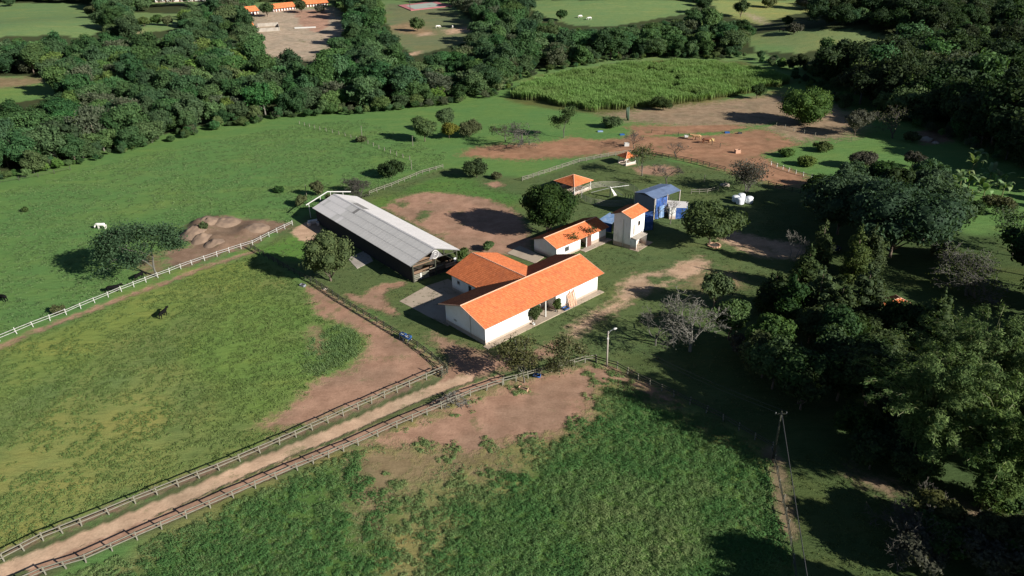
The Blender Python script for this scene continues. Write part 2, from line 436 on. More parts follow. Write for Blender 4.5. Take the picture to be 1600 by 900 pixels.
# ------------------------------------------------------------------ ground sheet
def ground():
    ys = [-60 + 6 * i for i in range(13)]
    y = 18.0
    while y < 2600:
        ys.append(y); y += max(.42, .0088 * y)
    ys = np.array(ys); ts = np.linspace(-1, 1, 430)
    ts = np.sign(ts) * (0.55 * np.abs(ts) + .45 * np.abs(ts) ** 2)
    wid = 95 + 1.15 * np.maximum(ys, 0)
    X = ts[None] * wid[:, None]; Y = np.repeat(ys[:, None], len(ts), 1)
    P = np.stack([X.ravel(), Y.ravel()], 1)
    Z = hfun(P[:, 0], P[:, 1])
    heap = np.zeros(len(P))
    for (hx, hy, a, s) in HEAPS: heap += np.exp(-(((P[:, 0] - hx) / s) ** 2 + ((P[:, 1] - hy) / (1.5 * s)) ** 2))
    Z = Z + np.clip(heap, 0, 1) * (vnoise(P, .9, 3) - .5) * .7
    n, m = len(ys), len(ts)
    i = np.arange(n - 1)[:, None] * m + np.arange(m - 1)[None]
    F = np.stack([i, i + 1, i + 1 + m, i + m], -1).reshape(-1, 4)
    sd, dc = dirt_fields(P)
    gc = np.tile(np.array(G_PAST), (len(P), 1))
    far = sstep(300, 420, P[:, 1])[:, None]
    gc = gc * (1 - far) + np.array(G_FAR) * far
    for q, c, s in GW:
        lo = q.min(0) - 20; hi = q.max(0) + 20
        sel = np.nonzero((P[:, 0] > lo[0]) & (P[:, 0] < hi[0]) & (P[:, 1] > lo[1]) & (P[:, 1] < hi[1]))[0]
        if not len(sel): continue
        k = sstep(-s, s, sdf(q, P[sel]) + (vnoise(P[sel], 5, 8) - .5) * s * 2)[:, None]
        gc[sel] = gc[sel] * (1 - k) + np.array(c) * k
    px = proj(np.column_stack([P, Z]))[:, :2]
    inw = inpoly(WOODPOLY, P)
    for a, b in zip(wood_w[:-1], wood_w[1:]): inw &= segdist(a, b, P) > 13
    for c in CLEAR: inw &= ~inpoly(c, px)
    gc[inw] = G_WOOD  # shade under the crowns is put into this dark floor colour
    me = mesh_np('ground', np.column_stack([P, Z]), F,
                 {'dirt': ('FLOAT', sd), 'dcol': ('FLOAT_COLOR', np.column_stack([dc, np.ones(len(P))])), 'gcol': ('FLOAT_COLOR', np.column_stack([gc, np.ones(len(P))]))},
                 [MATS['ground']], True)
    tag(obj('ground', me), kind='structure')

def ground_material():
    m, nt, out = newmat('ground')
    pos = node(nt, 'NewGeometry').outputs['Position']
    # grass
    n1 = noise(nt, pos, .045, 3); n2 = noise(nt, pos, .22, 4, .6); n4 = noise(nt, pos, 5.5, 3, .7)
    mp = node(nt, 'Mapping'); mp.inputs['Rotation'].default_value = (0, 0, R(-38)); mp.inputs['Scale'].default_value = (.45, 1.5, 1)
    nt.links.new(pos, mp.inputs[0])
    n3 = noise(nt, mp.outputs[0], .75, 4, .62)
    g = attr(nt, 'gcol', 'Color')
    mp3 = node(nt, 'Mapping'); mp3.inputs['Rotation'].default_value = (0, 0, R(-25)); mp3.inputs['Scale'].default_value = (.3, 1.6, 1); nt.links.new(pos, mp3.inputs[0])
    n6 = noise(nt, mp3.outputs[0], .11, 4, .62)
    g = mixc(nt, rng_(nt, n6, .46, .68, 0, .4, True), g, mixc(nt, 1.0, g, (1.5, 1.15, 1.2), 'MULTIPLY'))
    g = mixc(nt, rng_(nt, n1, .38, .66, 0, .4), g, mixc(nt, 1.0, g, (1.45, 1.1, .9), 'MULTIPLY'))
    g = mixc(nt, rng_(nt, n2, .48, .7, 0, .4, True), g, mixc(nt, 1.0, g, (1.35, 1.15, 1.1), 'MULTIPLY'))
    g = mixc(nt, rng_(nt, n3, .28, .54, .5, 0, True), g, mixc(nt, 1.0, g, (.55, .64, .55), 'MULTIPLY'))
    g = mixc(nt, 1.0, g, rng_(nt, n4, .25, .75, .72, 1.25), 'MULTIPLY')
    # bare soil
    d1 = noise(nt, pos, .35, 4, .6); d2 = noise(nt, pos, 3.0, 4, .65)
    d = attr(nt, 'dcol', 'Color')
    d = mixc(nt, rng_(nt, d1, .35, .62, 0, .8), d, mixc(nt, 1.0, d, (.68, .66, .64), 'MULTIPLY'))
    d3 = noise(nt, pos, .09, 3, .5)
    d = mixc(nt, rng_(nt, d3, .42, .62, 0, .7, True), d, mixc(nt, 1.0, d, (.74, .80, .80), 'MULTIPLY'))
    mp2 = node(nt, 'Mapping'); mp2.inputs['Rotation'].default_value = (0, 0, R(-30)); mp2.inputs['Scale'].default_value = (.5, 3.2, 1); nt.links.new(pos, mp2.inputs[0])
    d4 = noise(nt, mp2.outputs[0], .8, 4, .7)
    d = mixc(nt, rng_(nt, d4, .54, .68, 0, .45, True), d, mixc(nt, 1.0, d, (.62, .6, .58), 'MULTIPLY'))
    d = mixc(nt, 1.0, d, rng_(nt, d2, .25, .75, .82, 1.18), 'MULTIPLY')
    # thin weeds coming up through the soil
    d = mixc(nt, rng_(nt, mth(nt, 'ADD', n2, mth(nt, 'MULTIPLY', n4, .35)), .78, .86, 0, .6, True), d, (.12, .13, .05))
    e = noise(nt, pos, .55, 5, .7)
    f = mth(nt, 'ADD', attr(nt, 'dirt'), mth(nt, 'MULTIPLY', mth(nt, 'SUBTRACT', e, .5), 5.2))
    f = mth(nt, 'ADD', f, mth(nt, 'MULTIPLY', mth(nt, 'SUBTRACT', n4, .5), 1.2))
    f = rng_(nt, f, -1.0, 1.0, 0, 1, True)
    c = mixc(nt, f, g, d)
    b = node(nt, 'BsdfPrincipled'); nt.links.new(c, b.inputs['Base Color'])
    b.inputs['Roughness'].default_value = .95; b.inputs['Specular IOR Level'].default_value = .1
    hgt = mth(nt, 'ADD', mth(nt, 'MULTIPLY', n3, 1.0), mth(nt, 'MULTIPLY', n4, .35))
    hgt = mth(nt, 'MULTIPLY', hgt, rng_(nt, f, 0, 1, 1, .12))
    hgt = mth(nt, 'ADD', hgt, mth(nt, 'MULTIPLY', d2, .06))
    nt.links.new(bumpn(nt, hgt, .55, .3), b.inputs['Normal'])
    nt.links.new(b.outputs[0], out.inputs[0])
ground_material()
ground()

# ------------------------------------------------------------------ shared materials
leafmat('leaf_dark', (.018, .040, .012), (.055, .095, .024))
leafmat('leaf_mid', (.034, .062, .018), (.090, .135, .036))
leafmat('leaf_light', (.045, .080, .018), (.105, .15, .035))
leafmat('leaf_olive', (.050, .064, .022), (.115, .125, .045))
leafmat('leaf_conifer', (.038, .066, .020), (.098, .135, .042))
leafmat('leaf_grey', (.050, .052, .036), (.10, .10, .07))
leafmat('leaf_teal', (.028, .056, .026), (.075, .125, .055))
leafmat('leaf_yellow', (.09, .11, .012), (.22, .22, .03))
leafmat('leaf_bamboo', (.028, .068, .014), (.140, .212, .044), .32, 0, .08)
leafmat('leaf_cane', (.14, .12, .05), (.17, .32, .07), .35, 0, .06)
leafmat('leaf_banana', (.09, .16, .04), (.20, .30, .10), .35, .2, .6)
leafmat('grass_left', (.105, .175, .050), (.185, .235, .076), .3, 0, .05)
leafmat('grass_lush', (.060, .125, .022), (.145, .235, .052), .3, 0, .12)
leafmat('grass_olive', (.115, .155, .040), (.235, .25, .085), .3, 0, .12)
leafmat('grass_past', (.085, .175, .045), (.17, .25, .075), .3, 0, .1)
leafmat('grass_near', (.066, .180, .038), (.225, .275, .092), .32, 0, .05)
leafmat('grass_lawn', (.06, .105, .032), (.15, .17, .06), .3, 0, .1)
plain('bark', (.13, .10, .075), .95, .35, 6)
plain('bark_pale', (.165, .155, .13), .95, .3, 6)
plain('bark_grey', (.11, .105, .088), .95, .3, 5)
plain('twig', (.075, .068, .056), .95, .2, 5)
plain('wood_pale', (.185, .175, .135), .9, .25, 5, (.13, .12, .09), 2, .5)
plain('wood_dark', (.05, .052, .036), .9, .3, 5)
plain('wood_brown', (.17, .11, .07), .9, .3, 5)
plain('white_paint', (.50, .49, .46), .8, .06, 3, (.42, .38, .33), .8, .25)
def wall_mat(name, col, stain, amt):
    m, nt, out = newmat(name); b = node(nt, 'BsdfPrincipled'); pos = node(nt, 'TexCoord').outputs['Object']
    n1, n2 = noise(nt, pos, .35, 5, .65), noise(nt, pos, 2.4, 4, .7)
    c = mixc(nt, n2, tuple(x * .94 for x in col), col)
    c = mixc(nt, rng_(nt, n1, .45, .7, 0, amt, True), c, stain)
    sp = node(nt, 'SeparateXYZ'); nt.links.new(pos, sp.inputs[0])
    mp = node(nt, 'Mapping'); mp.inputs['Scale'].default_value = (3, 3, .25); nt.links.new(pos, mp.inputs[0])
    st = noise(nt, mp.outputs[0], 1.0, 4, .6)
    c = mixc(nt, rng_(nt, st, .55, .75, 0, amt * .9, True), c, stain)
    foot = mth(nt, 'ADD', rng_(nt, sp.outputs[2], .3, 1.3, .75, 0), mth(nt, 'MULTIPLY', mth(nt, 'SUBTRACT', n2, .5), .8), clamp=True)
    c = mixc(nt, mth(nt, 'MULTIPLY', foot, rng_(nt, sp.outputs[2], 1.2, 1.6, 1, 0)), c, (.40, .26, .18))
    nt.links.new(c, b.inputs['Base Color']); b.inputs['Roughness'].default_value = .9; b.inputs['Specular IOR Level'].default_value = .2
    nt.links.new(b.outputs[0], out.inputs[0])
wall_mat('white_wall', (.80, .79, .76), (.55, .50, .43), .3)
wall_mat('wall_weathered', (.80, .79, .76), (.30, .27, .23), .4)
plain('plinth', (.36, .29, .23), .95, .25, 2)
plain('concrete', (.36, .32, .27), .95, .18, 1.2, (.20, .17, .14), .3, .6)
plain('slab_pale', (.37, .30, .225), .95, .15, 1.2, (.27, .2, .15), .3, .5)
plain('sheet_pale', (.60, .57, .55), .7, .08, .7, (.42, .39, .36), .4, .4, randv=.03)
plain('sheet_grey', (.50, .48, .455), .8, .12, .9, (.24, .22, .2), .35, .5, randv=.035)
plain('sheet_dark', (.20, .19, .18), .8, .12, 1, randv=.06)
plain('dark_metal', (.05, .05, .05), .6, .2, 2)
plain('cable', (.045, .045, .045), .6, .1, 2)
plain('shade_board', (.022, .020, .020), .9, .3, 2)  # near-black colour stands in for shade on the barn's left side
plain('pen_rail', (.34, .32, .26), .8, .15, 3)
plain('fence_white', (.42, .41, .38), .85, .12, 3, (.24, .22, .19), 1.2, .5)
plain('board_grey', (.16, .15, .15), .8, .15, 2)
plain('steel', (.45, .45, .44), .45, .1, 2, metal=.6)
plain('glass_dark', (.015, .018, .022), .15, .1, 2, spec=.6)
plain('door_brown', (.13, .055, .04), .7, .2, 3)
plain('soil_dark', (.06, .05, .04), .95, .3, 1)
plain('tarp_blue', (.025, .075, .26), .5, .45, 1.6, (.16, .24, .40), 1.1, .6, bump=.8)
plain('tarp_pale', (.16, .26, .43), .45, .2, 1.2, (.45, .5, .55), 1.0, .5, bump=.5)
plain('tarp_grey', (.2, .21, .24), .6, .2, 1.0, bump=.5)
plain('roof_bluegrey', (.14, .19, .30), .4, .25, .8, (.07, .09, .14), .7, .5)
plain('barrel_blue', (.025, .09, .27), .4, .15, 2)
plain('bale_white', (.78, .80, .82), .35, .06, 3, (.5, .55, .62), 2, .3)
plain('heap', (.215, .15, .105), .95, .3, 1.2, (.15, .105, .08), .7, .7, bump=.6)
plain('rock', (.33, .28, .23), .95, .3, 1.5)
plain('car_blue', (.02, .035, .09), .25, .1, 2, spec=.6)
plain('rubber', (.02, .02, .02), .8, .2, 3)
plain('hide_white', (.74, .70, .64), .8, .06, 2)
plain('hide_black', (.008, .008, .008), .95, .2, 2, spec=.0)
plain('hide_tan', (.40, .24, .12), .8, .15, 2)
plain('hide_brown', (.13, .045, .02), .7, .2, 2)
plain('court_pink', (.42, .16, .16), .9, .12, .3)
plain('court_grey', (.34, .38, .32), .9, .1, .3)
plain('plank_pink', (.46, .27, .18), .85, .15, 3, randv=.15)
plain('yellow_roof', (.45, .34, .15), .85, .2, 2)

def tile_material():
    m, nt, out = newmat('roof_tile')
    pos = node(nt, 'TexCoord').outputs['Object']
    t = attr(nt, 'tint')
    c = mixc(nt, t, (.47, .130, .048), (.63, .195, .075))
    k = rng_(nt, noise(nt, pos, .5, 5, .65), .45, .72, 0, .5, True)
    c = mixc(nt, k, c, (.36, .11, .055))
    k = rng_(nt, noise(nt, pos, 1.6, 5, .75), .54, .72, 0, .45, True)
    c = mixc(nt, k, c, (.17, .075, .045))
    b = node(nt, 'BsdfPrincipled'); nt.links.new(c, b.inputs['Base Color'])
    b.inputs['Roughness'].default_value = .9; b.inputs['Specular IOR Level'].default_value = .15
    nt.links.new(b.outputs[0], out.inputs[0])
tile_material()

# ------------------------------------------------------------------ trees
def leaves(P, Nrm, size, rng, asp=1.4):
    n = len(P)
    Nrm = Nrm / (np.linalg.norm(Nrm, axis=1, keepdims=True) + 1e-9)
    r = rng.normal(size=(n, 3)); a = np.cross(Nrm, r); a /= (np.linalg.norm(a, axis=1, keepdims=True) + 1e-9)
    b = np.cross(Nrm, a)
    s = size * rng.uniform(.6, 1.4, (n, 1))
    a = a * s * asp * .5; b = b * s * .5
    V = np.stack([P - a, P - b * .8 + a * .1, P + a, P + b * .8 - a * .1], 1).reshape(-1, 3)
    F = np.arange(4 * n).reshape(-1, 4)
    return V, F

ICO = None
def ico():
    global ICO
    if ICO is None:
        import bmesh
        bm = bmesh.new(); bmesh.ops.create_icosphere(bm, subdivisions=2, radius=1)
        V = np.array([v.co[:] for v in bm.verts]); F = np.array([[v.index for v in f.verts] for f in bm.faces]); bm.free()
        ICO = (V, F)
    return ICO

def crown_mesh(lobes, n, leaf, mat, rng, core=.72, droop=.15, asp=1.4, shell=(.72, 1.06), sparse=False):
    """lobes: (centre, radii); leaf-sized faces over every lobe, thinned where lobes overlap, with a leafy core inside"""
    L = [(np.array(c, float), np.array(r, float)) for c, r in lobes]
    area = np.array([(r[0] * r[1] + r[0] * r[2] + r[1] * r[2]) for c, r in L]); area /= area.sum()
    Ps, Ns, Ts = [], [], []
    for (c, r), a in zip(L, area):
        k = max(8, int(n * a))
        d = rng.normal(size=(k, 3)); d[:, 2] += .25; d /= np.linalg.norm(d, axis=1, keepdims=True)
        rad = rng.uniform(shell[0], shell[1], (k, 1)) * (1 + .16 * np.sin(d[:, :1] * 5 + c[0]) * np.cos(d[:, 1:2] * 6 + c[1]))
        p = c + d * r * rad
        keep = np.ones(k, bool)
        if not sparse:
            for (c2, r2) in L:
                if c2 is c: continue
                keep &= np.linalg.norm((p - c2) / r2, axis=1) > .66
        p, d = p[keep], d[keep]
        nn = d * .85 + rng.normal(size=p.shape) * .55; nn[:, 2] += .25
        p = p - np.array([0, 0, 1]) * droop * rng.uniform(0, 1, (len(p), 1)) ** 2
        Ps.append(p); Ns.append(nn); Ts.append(rng.uniform(0, 1) * .45 + rng.uniform(0, .55, len(p)))
    P = np.vstack(Ps); Nn = np.vstack(Ns); T = np.concatenate(Ts)
    V, F = leaves(P, Nn, leaf, rng, asp)
    T = np.repeat(T, 4)
    me_v = [V]; me_f = [np.column_stack([F[:, [0, 1, 2]]]), F[:, [0, 2, 3]]]; o = len(V); tt = [T]
    if core:
        iv, jf = ico()
        for c, r in L:
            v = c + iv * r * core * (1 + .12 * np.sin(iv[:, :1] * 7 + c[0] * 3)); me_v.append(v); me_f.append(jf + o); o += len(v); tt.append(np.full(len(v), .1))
    return mesh_np('crown', np.vstack(me_v), np.vstack(me_f), {'tint': ('FLOAT', np.concatenate(tt))}, [mat])

def lobes_broad(rng, Rr, H, base, n=14, flat=1.0, rl=(.30, .46), gap=.22):
    """lobes filling an ellipsoid of radius Rr from z=base to H"""
    cz = (H + base) / 2; hz = (H - base) / 2
    L = []
    tries = 0
    while len(L) < n and tries < 400:
        tries += 1
        d = rng.normal(size=3); d /= np.linalg.norm(d); d[2] = d[2] * .8 + .12
        q = rng.uniform(.35, .72)
        r = Rr * rng.uniform(*rl)
        c = np.array([d[0] * Rr * q, d[1] * Rr * q, cz + d[2] * hz * q])
        if any(np.linalg.norm((c - c2) / Rr) < gap for c2, _ in L): continue
        L.append((c, np.array([r, r, min(r * .85 * flat, hz * .75)])))
    L.append((np.array([0, 0, cz]), np.array([Rr * .55, Rr * .55, hz * .7])))
    return L

def trunk_mesh(rng, H, base, lobes, mat, r0=.3, lean=0.0, limbs=6):
    b = MB()
    top = np.array([lean, lean * .5, base + (H - base) * .45])
    b.tube([(0, 0, -.3), (lean * .3, lean * .1, base * .6), tuple(top)], [r0, r0 * .75, r0 * .35], 7)
    k = list(lobes); rng.shuffle(k)
    for c, r in k[:limbs]:
        s = np.array([lean * .5, lean * .2, base * rng.uniform(.65, 1.0)])
        m = (s + np.array(c)) / 2 + np.array([0, 0, -.1 * H * rng.uniform(0, .4)])
        b.tube([s, m, c], [r0 * .45, r0 * .3, r0 * .12], 5)
    return b.mesh('trunk', mat, True)

TREESEED = [10]
def seed():
    TREESEED[0] += 7
    return np.random.default_rng(TREESEED[0])

def broad_tree(name, label, px, H, Rr, mat='leaf_mid', base=None, leaf=.42, n=None, nl=14, cat='tree', group=None, loc=None, bark='bark', dens=150, flat=1.0, sx=1.0, sy=1.0, rz=0.0, core=.72):
    rng = seed()
    base = H * .25 if base is None else base
    L = lobes_broad(rng, Rr, H, base, int(nl * 1.5), flat, (.22, .40), .17)
    L = [(c * np.array([sx, sy, 1]), r * np.array([(sx + 1) / 2, (sy + 1) / 2, 1])) for c, r in L]
    p = at(*px) if loc is None else np.array(loc, float)
    t = thing(name, label, cat, p, rz, group)
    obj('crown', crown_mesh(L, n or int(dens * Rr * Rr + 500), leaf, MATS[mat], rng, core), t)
    obj('trunk', trunk_mesh(rng, H, max(base, .8), L, MATS[bark], max(.12, H * .024)), t)
    return t

def branches(b, rng, p, d, ln, r, depth, tips, spread=.55, up=.12, split=(2, 3), minr=.015, nseg=5):
    q = p + d * ln * .5 + rng.normal(size=3) * ln * .05
    e = p + d * ln + rng.normal(size=3) * ln * .06
    n = nseg if depth > 2 else 3
    b.tube([p, q, e], [r, max(minr, r * .82), max(minr, r * .66)], n, cap=False)
    if depth == 0:
        tips.append((e, d)); return
    for i in range(rng.integers(split[0], split[1] + 1)):
        nd = d + rng.normal(size=3) * spread; nd[2] += up
        nd /= np.linalg.norm(nd)
        branches(b, rng, e if rng.uniform() < .7 else q, nd, ln * rng.uniform(.62, .88), max(minr, r * .62), depth - 1, tips, spread, up, split, minr, nseg)

def bare_tree(name, label, px, H, mat='bark_grey', depth=6, spread=.5, leafm=None, nleaf=0, leaf=.25, group=None, stems=1, up=.1, r0=None, cat='tree', trunk=.25, loc=None, clump=.5, split=(2, 3), wid=1.0):
    rng = seed(); b = MB(); tips = []
    r0 = r0 or H * .016
    for s in range(stems):
        d = np.array([rng.normal() * .25 * (stems > 1), rng.normal() * .25 * (stems > 1), 1.0]); d /= np.linalg.norm(d)
        base = np.array([rng.normal() * .4 * (stems > 1), rng.normal() * .4 * (stems > 1), -.2])
        branches(b, rng, base, d, H * trunk, r0, depth, tips, spread, up, split)
    V = np.array(b.v); top = V[:, 2].max(); k = H / top
    b.v = [(x * k * wid, y * k * wid, z * k) for x, y, z in b.v]
    p = at(*px) if loc is None else np.array(loc, float)
    t = thing(name, label, cat, p, rng.uniform(0, 6), group)
    obj('trunk', b.mesh('trunk', MATS[mat], False), t)
    if leafm:
        T = np.array([q for q, _ in tips]) * np.array([k * wid, k * wid, k])
        m = int(max(1, nleaf / len(T)))
        P = np.repeat(T, m, 0) + rng.normal(size=(len(T) * m, 3)) * np.array([clump, clump, clump * .5])
        Nn = rng.normal(size=P.shape); Nn[:, 2] += .9
        Vv, F = leaves(P, Nn, leaf, rng)
        obj('crown', mesh_np('crown', Vv, F, {'tint': ('FLOAT', np.repeat(rng.uniform(0, 1, len(P)), 4))}, [MATS[leafm]]), t)
    return t

def conifer(name, label, px, H, Rr, mat='leaf_olive', group=None, loc=None, n=4200, leaf=.3, top=.32):
    rng = seed(); L = []
    k = 15
    for i in range(k):
        f = i / (k - 1); z = H * (.12 + .84 * f); rr = Rr * 1.05 * (1 - f) ** .7 * min(1, .55 + 2.2 * f) + Rr * top * (1 - f * .6)
        for j in range(3 if f < .75 else 1):
            a = rng.uniform(0, 6.28); q = rr * .55 * (f < .95)
            L.append((np.array([math.cos(a) * q, math.sin(a) * q, z + rng.normal() * .2]), np.array([rr * .6, rr * .6, H * .055 + rr * .18])))
    p = at(*px) if loc is None else np.array(loc, float)
    t = thing(name, label, 'tree', p, 0, group)
    obj('crown', crown_mesh(L, n, leaf, MATS[mat], rng, .6, .5, 1.6), t)
    b = MB(); b.tube([(0, 0, -.3), (0, 0, H * .5), (0, 0, H * .85)], [H * .018, H * .012, .04], 6); b.build('trunk', MATS['bark'], t, True)
    return t

# ------------------------------------------------------------------ building helpers
def tiled_slope(name, parent, e0, e1, r0, r1, col=.26, row=.42, rng=None):
    """barrel tiles laid on the quad eave e0-e1 / ridge r0-r1 (local coordinates), every tile real geometry"""
    rng = rng or np.random.default_rng(5)
    e0, e1, r0, r1 = [np.array(v, float) for v in (e0, e1, r0, r1)]
    nc = max(1, int(round(max(np.linalg.norm(e1 - e0), np.linalg.norm(r1 - r0)) / col))); nr = max(1, int(round(np.linalg.norm((r0 + r1 - e0 - e1) / 2) / row)))
    nn = np.cross(e1 - e0, r0 - e0); nn = nn / np.linalg.norm(nn)
    if nn[2] < 0: nn = -nn
    V, F, T = [], [], []
    o = 0
    def pt(a, b): return (e0 * (1 - a) + e1 * a) * (1 - b) + (r0 * (1 - a) + r1 * a) * b
    for j in range(nr):
        b0 = j / nr; b1 = min(1, (j + 1.12) / nr)
        for i in range(nc):
            a0, a1 = i / nc, (i + 1) / nc; am = (a0 + a1) / 2
            lift = .055 + rng.uniform(-.008, .008)
            arch = .055
            V += [pt(a0, b0) + nn * (lift - .02), pt(am, b0) + nn * (lift + arch), pt(a1, b0) + nn * (lift - .02),
                  pt(a0, b1) + nn * .002, pt(am, b1) + nn * (arch * .8), pt(a1, b1) + nn * .002]
            F += [(o, o + 1, o + 4, o + 3), (o + 1, o + 2, o + 5, o + 4), (o, o + 2, o + 1, o + 1)]
            T += [rng.uniform(0, 1)] * 6; o += 6
    F3 = []
    for f in F:
        F3.append(f[:3]) if f[3] == f[2] else F3.extend([f[:3], (f[0], f[2], f[3])])
    me = mesh_np(name, np.array(V), np.array(F3), {'tint': ('FLOAT', T)}, [MATS['roof_tile']])
    t = obj(name, me, parent); t['kind'] = 'stuff'
    return t

def ridge_caps(parent, a, b, r=.13, step=.45):
    a, b = np.array(a, float), np.array(b, float); n = max(1, int(np.linalg.norm(b - a) / step)); m = MB()
    for i in range(n):
        p, q = a + (b - a) * i / n, a + (b - a) * (i + 1.08) / n
        m.tube([p + [0, 0, .05], q + [0, 0, .03]], [r, r * .85], 6)
    o = m.build('ridge_cap', MATS['roof_ridge'], parent); o['kind'] = 'stuff'
    return o
plain('roof_ridge', (.62, .36, .24), .9, .2, 2)

def win(parent, c, wdt, h, axis, frame='white_paint', deep=.06, mullion=True):
    """a window: frame bars with panes; axis 'x' = in a wall running along local x (facing -y or +y by sign of deep)"""
    f = MB(); g = MB(); t = .07
    def bx(m, a0, a1, z0, z1, d0, d1):
        d0, d1 = min(d0, d1), max(d0, d1)
        if axis == 'x': m.box(c[0] + a0, c[0] + a1, c[1] + d0, c[1] + d1, c[2] + z0, c[2] + z1)
        else: m.box(c[0] + d0, c[0] + d1, c[1] + a0, c[1] + a1, c[2] + z0, c[2] + z1)
    s = 1 if deep > 0 else -1
    bx(f, -wdt / 2 - t, -wdt / 2, -t, h + t, 0, deep); bx(f, wdt / 2, wdt / 2 + t, -t, h + t, 0, deep)
    bx(f, -wdt / 2, wdt / 2, -t, 0, 0, deep); bx(f, -wdt / 2, wdt / 2, h, h + t, 0, deep)
    if mullion: bx(f, -.025, .025, 0, h, 0, deep * .9)
    bx(f, -wdt / 2 - .12, wdt / 2 + .12, -t - .06, -t, 0, deep * 1.9)
    fr = f.build('window', MATS[frame], parent)
    for s_ in (-1, 1):
        g = MB(); a0, a1 = (-wdt / 2, -.025) if s_ < 0 else (.025, wdt / 2)
        bx(g, a0, a1, 0, h, .004 * s, deep * .4); g.build('pane', MATS['glass_dark'], fr)
    return fr

def fence(name, label, pts, h=1.25, spacing=2.4, rails=(1.12, .72), post='wood_pale', rail='wood_pale', pw=.14, rw=.13, group=None, world=False, skip=(), rng=None, cap=True, jit=.05, rough_post=.0):
    P = [np.array(p, float)[:2] for p in pts] if world else [at(*p)[:2] for p in pts]
    rng = np.random.default_rng(len(label) * 13 + int(abs(P[0][0]) * 7))
    o3 = np.array([P[0][0], P[0][1], 0])
    t = thing(name, label, 'fence', o3, 0, group)
    mb = MB(); mb.box(-pw / 2, pw / 2, -pw / 2, pw / 2, -.25, h - .03)
    mb.add([(-pw / 2, -pw / 2, h - .03), (pw / 2, -pw / 2, h - .03), (pw / 2, pw / 2, h - .03), (-pw / 2, pw / 2, h - .03), (0, 0, h + .02)], [(0, 1, 4), (1, 2, 4), (2, 3, 4), (3, 0, 4)])
    pm = mb.mesh('post', MATS[post])
    rm = MB().box(0, 1, -.035, .035, -rw / 2, rw / 2).mesh('rail', MATS[rail])
    last = None; k = 0
    for a, b in zip(P[:-1], P[1:]):
        n = max(1, int(round(np.linalg.norm(b - a) / spacing)))
        for i in range(n + 1):
            if i == 0 and last is not None: continue
            q = a + (b - a) * i / n
            po = obj('post', pm, t, (q[0] - o3[0], q[1] - o3[1], float(hfun(q[0], q[1]))), math.atan2(*(b - a)[::-1]))
            po.rotation_euler = (rng.normal() * jit, rng.normal() * jit, po.rotation_euler[2]); po.scale[2] = 1 + rng.normal() * .03 + rough_post * rng.uniform(-1, 1)
            if last is not None:
                k += 1
                if k not in skip:
                    L = np.linalg.norm(q - last); an = math.atan2(*(q - last)[::-1])
                    for z in rails:
                        z0, z1 = z + rng.normal() * .03, z + rng.normal() * .04
                        ro = obj('rail', rm, t, (last[0] - o3[0] + math.sin(an) * (pw / 2 + .02), last[1] - o3[1] - math.cos(an) * (pw / 2 + .02), z0 + float(hfun(last[0], last[1]))))
                        ro.rotation_euler = (0, -math.atan2(z1 - z0, L), an); ro.scale = (L + .08, 1, 1)
            last = q
    return t

# ------------------------------------------------------------------ paved slabs (setting)
def slab(name, pts, mat, th=.12, world=False):
    P = [np.array([*p, 0.0]) for p in pts] if world else [at(x, y, 0) for x, y in pts]
    b = MB(); b.slab([p + np.array([0, 0, th - .06]) for p in P], th)
    return tag(b.build(name, MATS[mat]), kind='structure')
slab('concrete_apron', [(624, 471), (667, 447), (700, 436), (760, 470), (700, 510), (668, 494), (640, 479)], 'slab_pale')
slab('concrete_pad', [(543, 404), (572, 391), (583, 408), (558, 420)], 'concrete', .14)
slab('rear_patio', [(792, 396), (812, 384), (850, 402), (836, 412)], 'slab_pale', .16)

# ------------------------------------------------------------------ main house
def wallring(b, x0, x1, y0, y1, h, th=.25, z0=0):
    b.box(x0, x1, y0, y0 + th, z0, h); b.box(x0, x1, y1 - th, y1, z0, h)
    b.box(x0, x0 + th, y0 + th, y1 - th, z0, h); b.box(x1 - th, x1, y0 + th, y1 - th, z0, h)
def gable(b, x0, x1, y0, y1, he, hr):
    ym = (y0 + y1) / 2
    b.add([(x0, y0, he), (x0, y1, he), (x0, ym, hr), (x1, y0, he), (x1, y1, he), (x1, ym, hr)], [(0, 2, 1), (3, 4, 5), (0, 1, 4, 3), (1, 2, 5, 4), (2, 0, 3, 5)])

